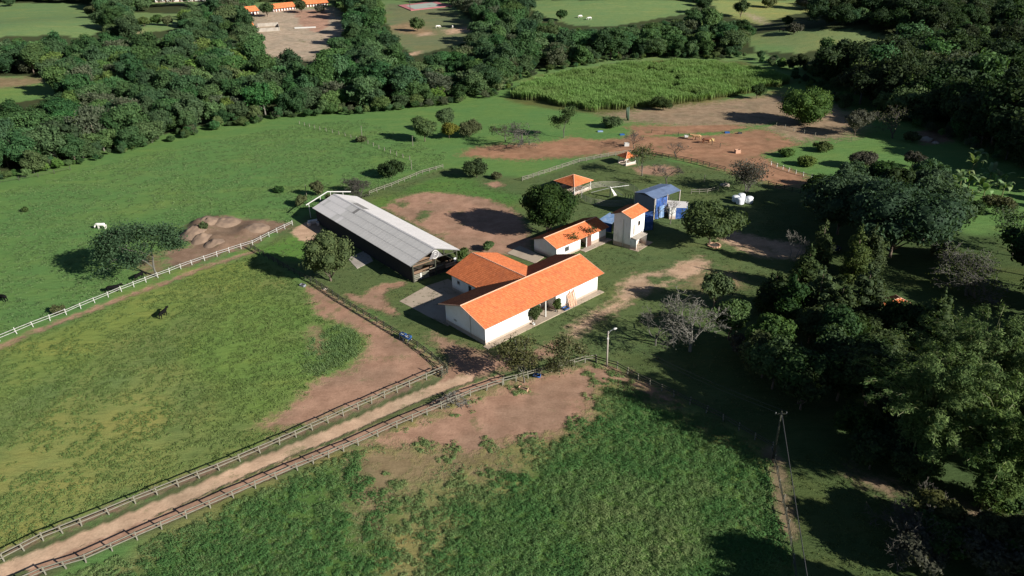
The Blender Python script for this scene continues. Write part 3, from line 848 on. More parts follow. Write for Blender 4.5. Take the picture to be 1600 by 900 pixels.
def main_house():
    t = thing('farmhouse', 'white T shaped farmhouse with orange clay tile roof in the middle of the farm', 'house', (-4.79, 105.93, 0), R(41.9))
    L, Wd, he, hr, oe, og = 28.9, 11.0, 4.2, 6.0, .9, .8
    s = (hr - he) / (Wd / 2)
    b = MB()
    wallring(b, 0, 11.2, 0, Wd, he); wallring(b, 17.4, L, 0, Wd, he)
    b.box(11.2, 17.4, 2.6, 2.85, 0, he); b.box(11.2, 17.4, Wd - .25, Wd, 0, he)
    gable(b, 0, .25, 0, Wd, he, hr - .08); gable(b, L - .25, L, 0, Wd, he, hr - .08)
    b.box(9.2, 9.45, Wd, 20.6, 0, 3.85); b.box(20.55, 20.8, Wd, 20.6, 0, 3.85); b.box(9.2, 20.8, 20.6, 20.85, 0, 3.85)
    b.add([(9.2, 20.84, 3.84), (20.8, 20.84, 3.84), (15, 20.84, hr - .1), (9.2, 20.62, 3.84), (20.8, 20.62, 3.84), (15, 20.62, hr - .1)], [(0, 2, 1), (3, 4, 5), (1, 2, 5, 4), (2, 0, 3, 5)])
    b.build('wall', MATS['white_wall'], t)
    for q in ((-.03, 11.23, -.03, 0, 0, .45), (17.37, L + .03, -.03, 0, 0, .5), (-.03, 0, 0, Wd, 0, .8), (L, L + .03, 0, Wd, 0, .45), (9.17, 9.2, Wd, 20.85, 0, .5)):
        MB().box(*q).build('plinth', MATS['plinth'], t)
    MB().box(-.6, L + .6, -1.3, -.03, 0, .1).build('walkway', MATS['slab_pale'], t)
    MB().box(11.25, 17.35, -1.29, 2.6, .1, .16).build('porch_floor', MATS['slab_pale'], t)
    ez = he - oe * s
    e = lambda x, y: (x, y, he - abs(min(0, min(y, Wd - y))) * s if (y < 0 or y > Wd) else he)
    y0, y1 = -oe, Wd + oe
    r0, r1 = (-og, Wd / 2, hr), (L + og, Wd / 2, hr)
    rf = MB(); rf.slab([(-og, y0, ez), (L + og, y0, ez), r1, r0], .1); rf.slab([(-og, y1, ez), (L + og, y1, ez), r1, r0], .1)
    hw = 6.7; wz = hr - hw * s
    rf.slab([(15 - hw, 5.5, wz), (15 - hw, 21.5, wz), (15, 21.5, hr - .01), (15, 5.5, hr - .01)], .1); rf.slab([(15 + hw, 5.5, wz), (15 + hw, 21.5, wz), (15, 21.5, hr - .01), (15, 5.5, hr - .01)], .1)
    roof = rf.build('roof', MATS['wood_brown'], t)
    tiled_slope('roof_tiles', roof, (-og, y0, ez), (L + og, y0, ez), r0, r1)
    tiled_slope('roof_tiles', roof, (-og, y1, ez), (L + og, y1, ez), r0, r1)
    tiled_slope('roof_tiles', roof, (15 - hw, 5.5, wz), (15 - hw, 21.5, wz), (15, 5.5, hr), (15, 21.5, hr))
    tiled_slope('roof_tiles', roof, (15 + hw, 5.5, wz), (15 + hw, 21.5, wz), (15, 5.5, hr), (15, 21.5, hr))
    ridge_caps(roof, r0, r1); ridge_caps(roof, (15, 5.6, hr), (15, 21.5, hr))
    ridge_caps(roof, (-og, y0, ez), r0, .09); ridge_caps(roof, (L + og, y0, ez), r1, .09); ridge_caps(roof, (-og, y1, ez), r0, .09)
    # openings
    d = MB().box(13.0, 13.95, 2.52, 2.62, .16, 2.3).build('door', MATS['door_brown'], t)
    MB().box(13.8, 13.86, 2.46, 2.52, 1.1, 1.25).build('handle', MATS['steel'], d)
    win(t, (15.6, 2.6, 1.1), 1.3, 1.1, 'x', deep=-.08)
    MB().box(14.2, 14.42, -.35, -.13, .1, 4.05).build('porch_post', MATS['white_paint'], t)
    MB().box(16.9, 17.12, -.35, -.13, .1, 4.05).build('porch_post', MATS['white_paint'], t)
    win(t, (9.2, 18.7, 2.0), .7, .6, 'y', deep=-.07, mullion=False); win(t, (9.2, 15.2, 1.3), .8, 1.5, 'y', deep=-.07, mullion=False)
    win(t, (28.9, 3.0, 1.3), 1.2, 1.0, 'y', deep=.07); win(t, (28.9, 7.6, 1.3), 1.2, 1.0, 'y', deep=.07)
    MB().tube([(-.06, 3.9, .1), (-.06, 3.9, 4.9)], .05, 6).build('drainpipe', MATS['steel'], t)
    MB().box(-.09, -.02, 7.9, 8.6, 1.6, 1.9).build('meter_box', MATS['steel'], t)
main_house()

def store_house():
    u = np.array([math.cos(R(42.5)), math.sin(R(42.5))]); v = np.array([-u[1], u[0]])
    o = np.array([9.7, 139.4]) + u * .5 + v * .5
    t = thing('outbuilding', 'small white outbuilding with orange tile roof behind the farmhouse and left of the tower', 'house', (o[0], o[1], 0), R(42.5))
    L, Wd, he, hr, oe, og = 16.2, 6.8, 3.1, 4.35, .5, .5
    s = (hr - he) / (Wd / 2); ez = he - oe * s
    b = MB(); wallring(b, 0, 7.6, 0, Wd, he); wallring(b, 11.2, L, 0, Wd, he); b.box(7.6, 11.2, Wd - .25, Wd, 0, he); b.box(7.6, 11.2, 3.0, 3.2, 0, he)
    gable(b, 0, .25, 0, Wd, he, hr - .06); gable(b, L - .25, L, 0, Wd, he, hr - .06)
    b.build('wall', MATS['white_wall'], t)
    for q in ((-.03, 7.6, -.03, 0, 0, .4), (11.2, L + .03, -.03, 0, 0, .9), (-.03, 0, 0, Wd, 0, .5)): MB().box(*q).build('plinth', MATS['plinth'], t)
    MB().box(7.4, 16.8, -1.6, -.03, 0, .12).build('walkway', MATS['plinth'], t)
    d = MB().box(9.6, 11.15, -.12, -.02, .1, 2.7).build('door', MATS['door_brown'], t); MB().box(9.7, 9.76, -.2, -.12, 1.1, 1.3).build('handle', MATS['steel'], d)
    MB().box(9.35, 9.57, -.2, .05, 0, 2.95).build('porch_post', MATS['white_paint'], t)
    rf = MB(); r0, r1 = (-og, Wd / 2, hr), (L + og, Wd / 2, hr)
    rf.slab([(-og, -oe, ez), (L + og, -oe, ez), r1, r0], .09); rf.slab([(-og, Wd + oe, ez), (L + og, Wd + oe, ez), r1, r0], .09)
    roof = rf.build('roof', MATS['wood_brown'], t)
    tiled_slope('roof_tiles', roof, (-og, -oe, ez), (L + og, -oe, ez), r0, r1); tiled_slope('roof_tiles', roof, (-og, Wd + oe, ez), (L + og, Wd + oe, ez), r0, r1)
    ridge_caps(roof, r0, r1); ridge_caps(roof, (-og, -oe, ez), r0, .08); ridge_caps(roof, (L + og, -oe, ez), r1, .08)
    win(t, (3.2, 0, 1.2), 1.2, 1.0, 'x', deep=-.07)
store_house()

def tower():
    t = thing('water_tower_house', 'tall narrow weathered white tower house with small orange tile roof', 'tower', (26.3, 145.1, 0), R(49))
    L, Wd, he, hr, oe, og = 5.6, 4.4, 7.55, 8.35, .55, .55
    s = (hr - he) / (Wd / 2); ez = he - oe * s
    b = MB(); wallring(b, 0, L, 0, Wd, he, .22); gable(b, 0, .22, 0, Wd, he, hr - .05); gable(b, L - .22, L, 0, Wd, he, hr - .05)
    b.build('wall', MATS['wall_weathered'], t)
    rf = MB(); r0, r1 = (-og, Wd / 2, hr), (L + og, Wd / 2, hr)
    rf.slab([(-og, -oe, ez), (L + og, -oe, ez), r1, r0], .09); rf.slab([(-og, Wd + oe, ez), (L + og, Wd + oe, ez), r1, r0], .09)
    roof = rf.build('roof', MATS['wood_brown'], t)
    tiled_slope('roof_tiles', roof, (-og, -oe, ez), (L + og, -oe, ez), r0, r1); tiled_slope('roof_tiles', roof, (-og, Wd + oe, ez), (L + og, Wd + oe, ez), r0, r1)
    ridge_caps(roof, r0, r1); ridge_caps(roof, (-og, -oe, ez), r0, .08)
    win(t, (3.3, 0, 4.7), .8, .9, 'x', 'plinth', deep=-.08, mullion=False)
    MB().box(.9, 1.6, -.05, -.005, 3.0, 5.4).build('shutter', MATS['concrete'], t)
    MB().tube([(-.07, 1.9, .3), (-.07, 1.9, 6.6)], .06, 6).build('drainpipe', MATS['steel'], t)
    pr = MB(); pr.slab([(.1, -1.6, 2.55), (4.6, -1.6, 2.55), (4.6, 0, 2.75), (.1, 0, 2.75)], .14)
    MB().box(.1, .3, -1.5, -.02, 0, 2.45).build('porch_wall', MATS['wall_weathered'], t)
    MB().box(4.3, 4.5, -1.5, -.02, 0, 2.45).build('porch_wall', MATS['wall_weathered'], t)
    pr.build('porch_roof', MATS['concrete'], t)
    d = MB().box(1.5, 2.4, -.08, -.01, .1, 2.1).build('door', MATS['door_brown'], t); MB().box(2.25, 2.31, -.14, -.08, 1.0, 1.15).build('handle', MATS['steel'], d)
    MB().box(-.3, 6.2, -2.2, -.02, -.02, .08).build('porch_floor', MATS['slab_pale'], t)
    MB().box(-.03, 0, 0, Wd, 0, .9).build('plinth', MATS['plinth'], t)
tower()

# ------------------------------------------------------------------ barn
def barn():
    t = thing('barn', 'long open barn with pale grey corrugated sheet roof and dark side', 'barn', (-20.2, 130.3, 0), R(128.5))
    L, Wd, ez, rz_ = 45.0, 12.2, 4.0, 6.15      # local x runs away along the ridge, y from 0 (left eave) to -Wd
    ym = -Wd / 2
    rng = np.random.default_rng(4)
    # corrugated sheet, shared: unit x = across, y = up the slope
    sl_len = math.hypot(Wd / 2, rz_ - ez); ang = math.atan2(rz_ - ez, Wd / 2)
    nc, nr = 38, 3
    cw, rl = (L + 0.0) / nc, sl_len / nr
    ms = {}
    for key in ('sheet_pale', 'sheet_grey', 'sheet_dark'):
        V, F = [], []
        n = 12
        for i in range(n + 1):
            x = (cw + .03) * i / n; z = .016 * math.cos(i * math.pi)
            V += [(x, 0, z + .03), (x, rl + .12, z)]
        for i in range(n): F.append((2 * i, 2 * i + 2, 2 * i + 3, 2 * i + 1))
        ms[key] = mesh_np('roof_sheet', np.array(V), np.array(F), None, [MATS[key]])
    frame = MB()
    for side in (0, 1):
        rf = MB()
        ye = 0 if side == 0 else -Wd
        rf.slab([(0, ye, ez - .06), (L, ye, ez - .06), (L, ym, rz_ - .06), (0, ym, rz_ - .06)], .05)
        roof = rf.build('roof', MATS['sheet_dark'], t)
        for i in range(nc):
            for j in range(nr):
                x = i * cw; f = j / nr
                far = i / nc
                key = 'sheet_grey'
                if side == 0:
                    if far > .70 + .04 * j: key = 'sheet_pale'
                    if far > .58 and j == 2 and far < .6: key = 'sheet_dark'
                    if i == 36 and j == 1: key = 'sheet_grey'
                    if i in (28, 29) and j == 0: key = 'sheet_grey'
                    if i == 26 and j == 2: key = 'sheet_dark'
                else:
                    key = 'sheet_pale'
                    if j == 2 and 26 <= i <= 32: key = 'sheet_dark' if i < 31 else 'sheet_grey'
                y = ye + (ym - ye) * f; z = ez + (rz_ - ez) * f
                so_ = obj('roof_sheet', ms[key], roof)
                if side == 0:
                    so_.matrix_local = Matrix.Translation((x, y, z)) @ Matrix.Rotation(-ang, 4, 'X') @ Matrix.Scale(-1, 4, (0, 1, 0))
                else:
                    so_.matrix_local = Matrix.Translation((x, y, z)) @ Matrix.Rotation(ang, 4, 'X')
    rc = MB()
    for i in range(30):
        rc.slab([(L * i / 30, ym - .3, rz_ - .05), (L * (i + 1) / 30 + .05, ym - .3, rz_ - .05), (L * (i + 1) / 30 + .05, ym, rz_ + .09), (L * i / 30, ym, rz_ + .09)], .03)
        rc.slab([(L * i / 30, ym + .3, rz_ - .05), (L * (i + 1) / 30 + .05, ym + .3, rz_ - .05), (L * (i + 1) / 30 + .05, ym, rz_ + .088), (L * i / 30, ym, rz_ + .088)], .03)
    rc.build('ridge_cap', MATS['sheet_pale'], t)
    pm = MB().box(-.12, .12, -.12, .12, 0, 1).mesh('post', MATS['wood_dark'])
    for i in range(10):
        x = .5 + (L - 1) * i / 9
        for y, h in ((-.7, ez + .1), (ym, rz_ - .15), (-Wd + .7, ez + .1)):
            if y == ym and 0 < i < 9: continue
            o = obj('post', pm, t, (x, y, 0)); o.scale[2] = h
        tr = MB(); tr.box(x - .06, x + .06, -Wd + .3, -.3, ez - .25, ez - .08); tr.box(x - .05, x + .05, ym - .05, ym + .05, ez, rz_ - .2)
        tr.build('roof_truss', MATS['wood_dark'], t)
    # stalls: low side walls and gable-end boards
    w1 = MB(); w1.box(.6, L - .6, -.56, -.5, .1, 3.7); w1.build('side_wall', MATS['shade_board'], t)  # left side wall, its deep shade put into the black colour
    MB().box(.6, L - .6, -Wd + .7, -Wd + .85, 0, 1.5).build('side_wall', MATS['wood_dark'], t)
    for k in range(9): MB().box(4.8 * k + 2, 4.8 * k + 2.12, -Wd + .86, -.86, 0, 1.5).build('stall_partition', MATS['wood_brown'], t)
    for k, z in enumerate((.35, .75, 1.15, 1.5)):
        MB().box(.42, .5, -4.4, -.6, z - .13, z + .13).build('board', MATS['wood_pale'], t)
    for z in (1.0, 1.5): MB().box(.42, .5, -Wd + .8, -Wd + 3.6, z - .18, z + .18).build('board', MATS['plank_pink'], t)
    MB().box(.36, .41, -2.6, -2.25, .4, 1.7).build('notice_board', MATS['white_paint'], t)
    MB().box(.36, .41, -Wd + .9, -Wd + 1.5, 1.6, 2.5).build('notice_board', MATS['white_paint'], t)
    MB().box(.1, .2, -7.8, -4.4, 1.9, 2.05).build('beam', MATS['wood_pale'], t)
    g = MB(); g.add([(.3, ym - 1.9, ez - .05), (.3, ym + 1.5, ez - .05), (.3, ym + .2, rz_ - .25), (.3, ym - .3, rz_ - .25), (.38, ym - 1.9, ez - .05), (.38, ym + 1.5, ez - .05), (.38, ym + .2, rz_ - .25), (.38, ym - .3, rz_ - .25)], [(0, 1, 2, 3), (7, 6, 5, 4), (0, 4, 5, 1), (1, 5, 6, 2), (2, 6, 7, 3), (3, 7, 4, 0)])
    gp = g.build('gable_board', MATS['board_grey'], t)
    # white emblem on the gable: an open ring with a small letter inside
    em = MB(); cy, cz, rr = ym + .0, ez + .72, .85
    pts = [(.27, cy + rr * math.cos(a), cz + rr * math.sin(a)) for a in np.linspace(R(-140 + 180), R(140 + 180), 22)]
    for p, q in zip(pts[:-1], pts[1:]): em.tube([p, q], .11, 4)
    em.tube([(.27, cy + .15, cz - .4), (.27, cy + .15, cz + .4)], .08, 4); em.tube([(.27, cy + .15, cz + .4), (.27, cy - .4, cz + .4)], .08, 4); em.tube([(.27, cy + .15, cz + .02), (.27, cy - .3, cz + .02)], .08, 4)
    em.build('emblem', MATS['white_paint'], gp)
    MB().box(.5, L - .5, -Wd + .9, -.9, 0, .05).build('floor', MATS['soil_dark'], t)
barn()
# pipe frame standing at the far end of the barn
def pipe_frame():
    a, b, c = at(478, 320.5, 3.6), at(511.5, 299.5, 5.4), at(548, 299.5, 3.9)
    t = thing('pipe_frame', 'pale bent pipe frame on posts at the far end of the barn', 'frame', (a[0], a[1], 0))
    o = np.array([a[0], a[1], 0])
    MB().tube([a - o, b - o, c - o], .14, 6).build('top_rail', MATS['white_paint'], t)
    for p, q in ((a, b), (b, c)):
        for f in (.12, .65):
            m = p + (q - p) * f - o
            MB().tube([(m[0], m[1], 0), m], .09, 6).build('post', MATS['white_paint'], t)
pipe_frame()
b_ = at(497, 349, 0); bb = MB(); bb.box(-1.6, 1.6, -.3, .3, 0, 1.0); bb.box(-1.9, -1.2, -1.4, -.3, 0, .8); bb.box(.2, .8, -1.8, -.3, 0, .7)
tag(bb.build('loading_trough', MATS['white_wall'], loc=(b_[0] - .8, b_[1], 0), rz=R(25)), 'low white masonry trough by far left corner of the barn', 'trough')

# ------------------------------------------------------------------ blue sheds, kiosks, pen
def shed():
    t = thing('tarp_shed', 'tall shed with blue grey sheet roof and hanging blue tarps behind the tower', 'shed', (34.7, 162.0, 0), R(38))
    L, Wd, h = 9.2, 6.3, 5.5
    rf = MB()
    rf.slab([(-.2, -.2, h - .15), (L + .2, -.2, h - .15), (L + .2, Wd / 2, h + .55), (-.2, Wd / 2, h + .55)], .06); rf.slab([(-.2, Wd + .2, h - .15), (L + .2, Wd + .2, h - .15), (L + .2, Wd / 2, h + .55), (-.2, Wd / 2, h + .55)], .06)
    rf.build('roof', MATS['roof_bluegrey'], t)
    for x, y in ((0, 0), (L, 0), (0, Wd), (L, Wd), (L / 2, 0), (L / 2, Wd)): MB().box(x - .12, x + .12, y - .12, y + .12, 0, h - .05).build('post', MATS['concrete'], t)
    MB().box(-.08, -.02, .13, Wd - .13, .6, h - .1).build('side_sheet', MATS['tarp_grey'], t)
    MB().box(.13, L - .13, Wd - .03, Wd + .03, 0, h - .1).build('side_sheet', MATS['tarp_grey'], t)
    MB().box(L - .03, L + .03, Wd * .5, Wd - .13, 0, h - .1).build('side_sheet', MATS['tarp_grey'], t)
    rng = np.random.default_rng(3)
    def tarp(x0, x1, y, z0, z1, mat, n=14, m=8):
        V, F = [], []
        for j in range(m + 1):
            for i in range(n + 1):
                a, c = i / n, j / m
                V.append((x0 + (x1 - x0) * a, y + .14 * math.sin(a * 19) * (1 - c * .6) - .25 * (1 - c) * math.sin(a * 3), z0 + (z1 - z0) * c + .08 * math.sin(a * 13) * (1 - c)))
        for j in range(m):
            for i in range(n): k = j * (n + 1) + i; F.append((k, k + 1, k + n + 2, k + n + 1))
        obj('tarp', mesh_np('tarp', np.array(V), np.array(F), None, [MATS[mat]], True), t)
    tarp(.2, 2.4, -.35, .2, h - .2, 'tarp_blue'); tarp(2.2, 4.0, -.5, 1.2, h - .3, 'tarp_blue'); tarp(1.0, 3.0, -.8, .4, 3.4, 'tarp_pale')
shed()
def annex():
    t = thing('lean_to', 'low white walled lean-to with pale flat roof beside the blue tarp shed', 'shed', (42.3, 162.5, 0), R(40))
    MB().slab([(-3.4, 2.4, 3.1), (.3, 5.6, 3.1), (3.4, 1.7, 2.9), (0, -.5, 2.9)], .12).build('roof', MATS['sheet_pale'], t)
    b = MB(); b.box(-.12, .12, -2.9, .1, 0, 2.75, (-2.9, 2.0, 0), R(-48))
    MB().slab([(-3.1, 2.2, 0), (-3.1, 2.2, 2.9), (-2.0, 1.2, 2.9), (-2.0, 1.2, 0)], .12).build('wall', MATS['white_wall'], t)
    MB().slab([(-2.0, 1.2, 0), (-2.0, 1.2, 2.85), (-.05, -.3, 2.85), (-.05, -.3, 0)], .06).build('tarp', MATS['tarp_blue'], t)
    MB().slab([(0, -.4, 0), (0, -.4, 2.8), (3.2, 1.7, 2.8), (3.2, 1.7, 0)], .06).build('tarp', MATS['tarp_blue'], t)
    MB().slab([(-3.1, 2.4, 0), (-3.1, 2.4, 2.9), (.2, 5.3, 2.9), (.2, 5.3, 0)], .12).build('wall', MATS['white_wall'], t)
annex()
def tarp_lean(name, label, pts, z, mat):
    P = [at(x, y, z0) for (x, y), z0 in zip(pts, z)]; o = np.array([P[0][0], P[0][1], 0])
    t = thing(name, label, 'shed', o)
    MB().slab([p - o for p in P], .06).build('roof', MATS[mat], t)
    for p in P:
        q = p - o; MB().box(q[0] - .07, q[0] + .07, q[1] - .07, q[1] + .07, 0, q[2] - .06).build('post', MATS['wood_dark'], t)
    q = [p - o for p in P]
    MB().slab([q[0] * [1, 1, 0] + [0, .05, .1], q[3] * [1, 1, 0] + [0, .05, .1], q[3] - [0, -.05, .1], q[0] - [0, -.05, .1]], .04).build('tarp', MATS['tarp_blue'], t)
tarp_lean('tarp_shelter', 'low shelter roofed with pale blue tarp between outbuilding and tower', [(932, 345), (953, 332), (966, 337), (956, 350)], [2.4, 2.8, 2.8, 2.3], 'tarp_pale')
tarp_lean('tarp_shelter', 'low shelter hung with deep blue tarp to the right of the tower', [(1000, 348), (1006, 332), (1020, 330), (1021, 346)], [2.2, 2.8, 2.8, 2.2], 'tarp_blue')

def hip_kiosk(name, label, c, side, rz, h=2.5, hr=4.2, dark=False):
    t = thing(name, label, 'kiosk', (c[0], c[1], 0), rz)
    s = side / 2; q = [(-s, -s, h), (s, -s, h), (s, s, h), (-s, s, h)]; ap = (0, 0, hr)
    rf = MB()
    for i in range(4): rf.slab([q[i], q[(i + 1) % 4], ap], .06)
    roof = rf.build('roof', MATS['wood_brown'], t)
    for i in range(4):
        tiled_slope('roof_tiles', roof, q[i], q[(i + 1) % 4], ap, ap, .28, .45)
        ridge_caps(roof, q[i], ap, .1)
    k = s - .6
    for x, y in ((-k, -k), (k, -k), (k, k), (-k, k)): MB().box(x - .1, x + .1, y - .1, y + .1, 0, h + .2).build('post', MATS['white_paint'], t)
    MB().box(-k - .3, k + .3, -k - .3, k + .3, -.02, .12).build('floor', MATS['slab_pale'], t)
    for y in (-k, k):
        MB().box(-k + .1, k - .1, y - .08, y + .08, .12, .8).build('low_wall', MATS['white_wall'], t)
    MB().box(-.8, .8, -.4, .4, .75, .82).build('table_top', MATS['wood_brown'], t); MB().box(-.1, .1, -.1, .1, .12, .75).build('table_leg', MATS['wood_brown'], t)
hip_kiosk('garden_kiosk', 'open kiosk with square orange hipped tile roof behind the big dark tree', (17.4, 185.6), 7.6, R(42))
hip_kiosk('garden_kiosk', 'smaller open kiosk with faded red roof beside the upper dirt track', (35.3, 207.5), 4.6, R(30), 2.4, 3.6)

def round_pen():
    c = at(953, 308, 0); t = thing('horse_walker', 'round pen of curved pale rails with a centre post and white hood', 'pen', (c[0], c[1], 0))
    rad = 7.6; n = 36
    for z in (.35, .7, 1.05, 1.4, 1.75):
        b = MB(); pts = [(rad * math.cos(a), rad * math.sin(a), z) for a in np.linspace(0, 2 * math.pi, n + 1)]
        b.tube(pts, .06, 4); b.build('ring_rail', MATS['pen_rail'], t)
    for i in range(14):
        a = 2 * math.pi * i / 14
        MB().tube([(rad * math.cos(a), rad * math.sin(a), 0), (rad * math.cos(a), rad * math.sin(a), 1.9)], .05, 5).build('post', MATS['wood_pale'], t)
    MB().tube([(0, 0, 0), (0, 0, 2.9)], .12, 8).build('centre_post', MATS['steel'], t)
    for a in (R(25), R(205), R(115), R(295)):
        MB().tube([(0, 0, 2.6), (5.8 * math.cos(a), 5.8 * math.sin(a), 2.3)], .05, 5).build('arm', MATS['steel'], t)
    h = MB(); h.add([(-.1, -.1, 2.9), (.1, .1, 2.9), (.9, -1.3, .9), (1.6, -.5, .9), (.5, -1.5, 0.8), (1.7, -.9, .75)], [(0, 2, 3, 1), (2, 4, 5, 3)])
    h.build('hood', MATS['white_paint'], t)
round_pen()

# ------------------------------------------------------------------ fences
fence('rail_fence', 'white painted post and rail fence on far side of the left field', [(-60, 558), (0, 533), (52, 511), (104, 492), (190, 456), (300, 414), (395, 383), (457, 352)], 1.3, 2.7, (1.15, .7), 'fence_white', 'fence_white', .12, .075)
fence('rail_fence', 'grey wooden rail fence along upper left edge of the dirt lane', [(-60, 906), (7, 877), (68, 845), (128, 822), (212, 787), (343, 735), (437, 695), (560, 640), (640, 605), (692, 583)], 1.35, 2.5, (1.25, .75))
fence('rail_fence', 'grey wooden rail fence along lower right edge of the dirt lane', [(0, 928), (72, 898), (135, 879), (253, 827), (365, 778), (465, 735), (560, 696), (620, 669), (690, 639), (735, 619), (785, 602)], 1.35, 2.5, (1.25, .75))
fence('rail_fence', 'pale wooden rail fence curving between dirt paddock and the farmhouse lawn', [(787, 601), (844, 586), (914, 567), (931, 565)], 1.4, 2.2, (1.3, .85))
fence('rail_fence', 'dark rail fence with pale posts running right from the lamp pole', [(932, 566), (964, 576), (997, 594), (1053, 620), (1130, 658), (1206, 703)], 1.35, 2.6, (1.2, .75), 'wood_pale', 'wood_dark')
fence('rail_fence', 'thin post fence down the right side of the tussock field', [(1207, 706), (1214, 740), (1223, 785), (1231, 825), (1240, 880), (1250, 950)], 1.3, 2.6, (1.1, .6), 'wood_pale', 'wood_dark')
fence('rail_fence', 'mossy dark green rail fence between left field dirt and the barn lawn', [(392, 389), (420, 405), (460, 428), (495, 446), (538, 475), (600, 512), (652, 543), (675, 560), (698, 580)], 1.4, 2.3, (1.28, .95, .6), 'wood_dark', 'wood_dark')
fence('rail_fence', 'short dark gate fence closing the corner of the left field', [(676, 584), (690, 590), (699, 583)], 1.4, 2.0, (1.25, .8, .4), 'wood_dark', 'wood_dark')
fence('rail_fence', 'pale rail fence running up from barn toward the round bush', [(577, 305), (612, 292), (660, 272), (692, 263)], 1.3, 2.4, (1.15, .7))
fence('rail_fence', 'pale rail fence behind the orange hipped kiosk', [(816, 283), (850, 272), (905, 254), (950, 245), (985, 240)], 1.3, 2.4, (1.2, .75, .4))
fence('rail_fence', 'dark rail fence below the upper dirt paddock', [(1005, 240), (1045, 248), (1080, 254), (1108, 261), (1133, 268)], 1.4, 2.4, (1.3, .9, .5), 'wood_dark', 'wood_dark')
fence('rail_fence', 'dark rail fence along lower side of the red dirt track', [(1200, 290), (1225, 297), (1250, 303), (1275, 308)], 1.4, 2.4, (1.25, .8, .4), 'wood_dark', 'wood_dark')
fence('rail_fence', 'short white post fence beside green shrubs above the red dirt track', [(1205, 258), (1232, 268), (1255, 275), (1280, 281)], 1.2, 2.2, (.9,), 'white_paint', 'wood_pale')
fence('rail_fence', 'short grey rail fence in tree shade behind the white bales', [(1080, 303), (1105, 302), (1122, 298)], 1.3, 2.6, (1.2, .7))
fence('wire_fence', 'weathered post fence crossing the pasture below the wood', [(468, 194), (500, 203), (540, 213), (575, 225), (610, 240), (640, 250)], 1.3, 3.4, (1.0,), 'wood_pale', 'wood_dark', .16, .03)
fence('wire_fence', 'thin post fence between the upper dirt paddocks', [(1018, 208), (1060, 212), (1100, 222), (1125, 230)], 1.3, 4, (1.0,), 'wood_dark', 'wood_dark', .14, .03)
fence('wire_fence', 'thin post fence across pale paddock left of the round mango tree', [(1170, 185), (1200, 192), (1240, 205), (1290, 217), (1330, 220)], 1.3, 4.5, (1.0,), 'wood_pale', 'wood_dark', .14, .03)
fence('wire_fence', 'weathered fence skirting the foot of the wood at far left', [(-60, 300), (0, 287), (60, 277), (110, 266)], 1.3, 4, (1.0, .6), 'wood_dark', 'wood_dark', .16, .05)

# ------------------------------------------------------------------ lamp pole, power poles, wires
def lamp_pole():
    p = at(948, 572, 0); t = thing('lamp_pole', 'pale street lamp pole at the corner of the dirt paddock', 'street lamp', p)
    MB().tube([(0, 0, 0), (0, 0, 6.6)], [.16, .11], 8).build('pole', MATS['concrete'], t, True)
    a = MB(); a.tube([(0, 0, 6.0), (.35, .1, 6.6), (.9, .2, 6.85)], .05, 6); arm = a.build('arm', MATS['steel'], t)
    h = MB(); h.tube([(.75, .17, 6.82), (1.05, .23, 6.9), (1.4, .3, 6.93)], [.1, .2, .1], 8); h.build('lamp_head', MATS['white_paint'], t, True)
    MB().box(-.15, .15, -.22, -.1, 5.2, 5.5).build('junction_box', MATS['white_paint'], t)
    return p
def power_pole(name, label, p, h=7.8):
    t = thing(name, label, 'power pole', p)
    MB().tube([(0, 0, 0), (0, 0, h)], [.17, .11], 8).build('pole', MATS['wood_dark'], t, True)
    MB().box(-.8, .8, -.06, .06, h - .5, h - .36).build('cross_arm', MATS['wood_dark'], t)
    for x in (-.7, 0, .7): MB().tube([(x, 0, h - .36), (x, 0, h - .15)], [.05, .03], 6).build('insulator', MATS['white_paint'], t)
def wire(label, a, b, sag, r=.03):
    a, b = np.array(a, float), np.array(b, float); m = MB()
    m.tube([a + (b - a) * f - np.array([0, 0, sag * 4 * f * (1 - f)]) for f in np.linspace(0, 1, 15)], r, 4)
    tag(m.build('power_cable', MATS['cable']), label, 'cable', 'overhead cables')
lp = lamp_pole()
p2 = at(1208, 716, 0)
power_pole('power_pole', 'dark power pole at the corner of the tussock field in shade', p2)
p2t = p2 + np.array([0, 0, 7.7]); q = at(1262, 900, 7.4); p3 = p2t + (q - p2t) * 2.6; p3[2] = 7.7
power_pole('power_pole', 'power pole beyond the lower right corner carrying the near cable', (p3[0], p3[1], 0))
for dx, lab in ((-.7, 'upper overhead cable from lamp pole to the dark power pole'), (.7, 'lower overhead cable from lamp pole to the dark power pole')):
    wire(lab, lp + np.array([0, 0, 6.3 + dx * .3]), p2t + np.array([dx, 0, 0]), .7, .022)
wire('thick overhead cable running from the dark power pole toward the viewer', p2t, p3, .5, .05)
for (x, y, h, lab) in ((479, 306, 3.2, 'lone pale post in pasture behind the far end of the barn'), (643, 265, 3.0, 'lone thin post beside pasture fence above the arena'), (566, 217, 4.6, 'tall thin pole in pasture fence below the wood'), (645, 228, 3.4, 'thin pole in shade left of the yellow bush'), (1100, 285, 2.2, 'short pale post on lawn right of the tarp shed')):
    p = at(x, y, 0); b = MB(); b.tube([(0, 0, -.2), (.05, 0, h * .7), (.08, .03, h)], [.12, .1, .08], 6)
    b.tube([(.08, .03, h - .3), (.5, .05, h - .25)], .04, 5)
    tag(b.build('marker_pole', MATS['wood_pale'], loc=p), lab, 'pole')

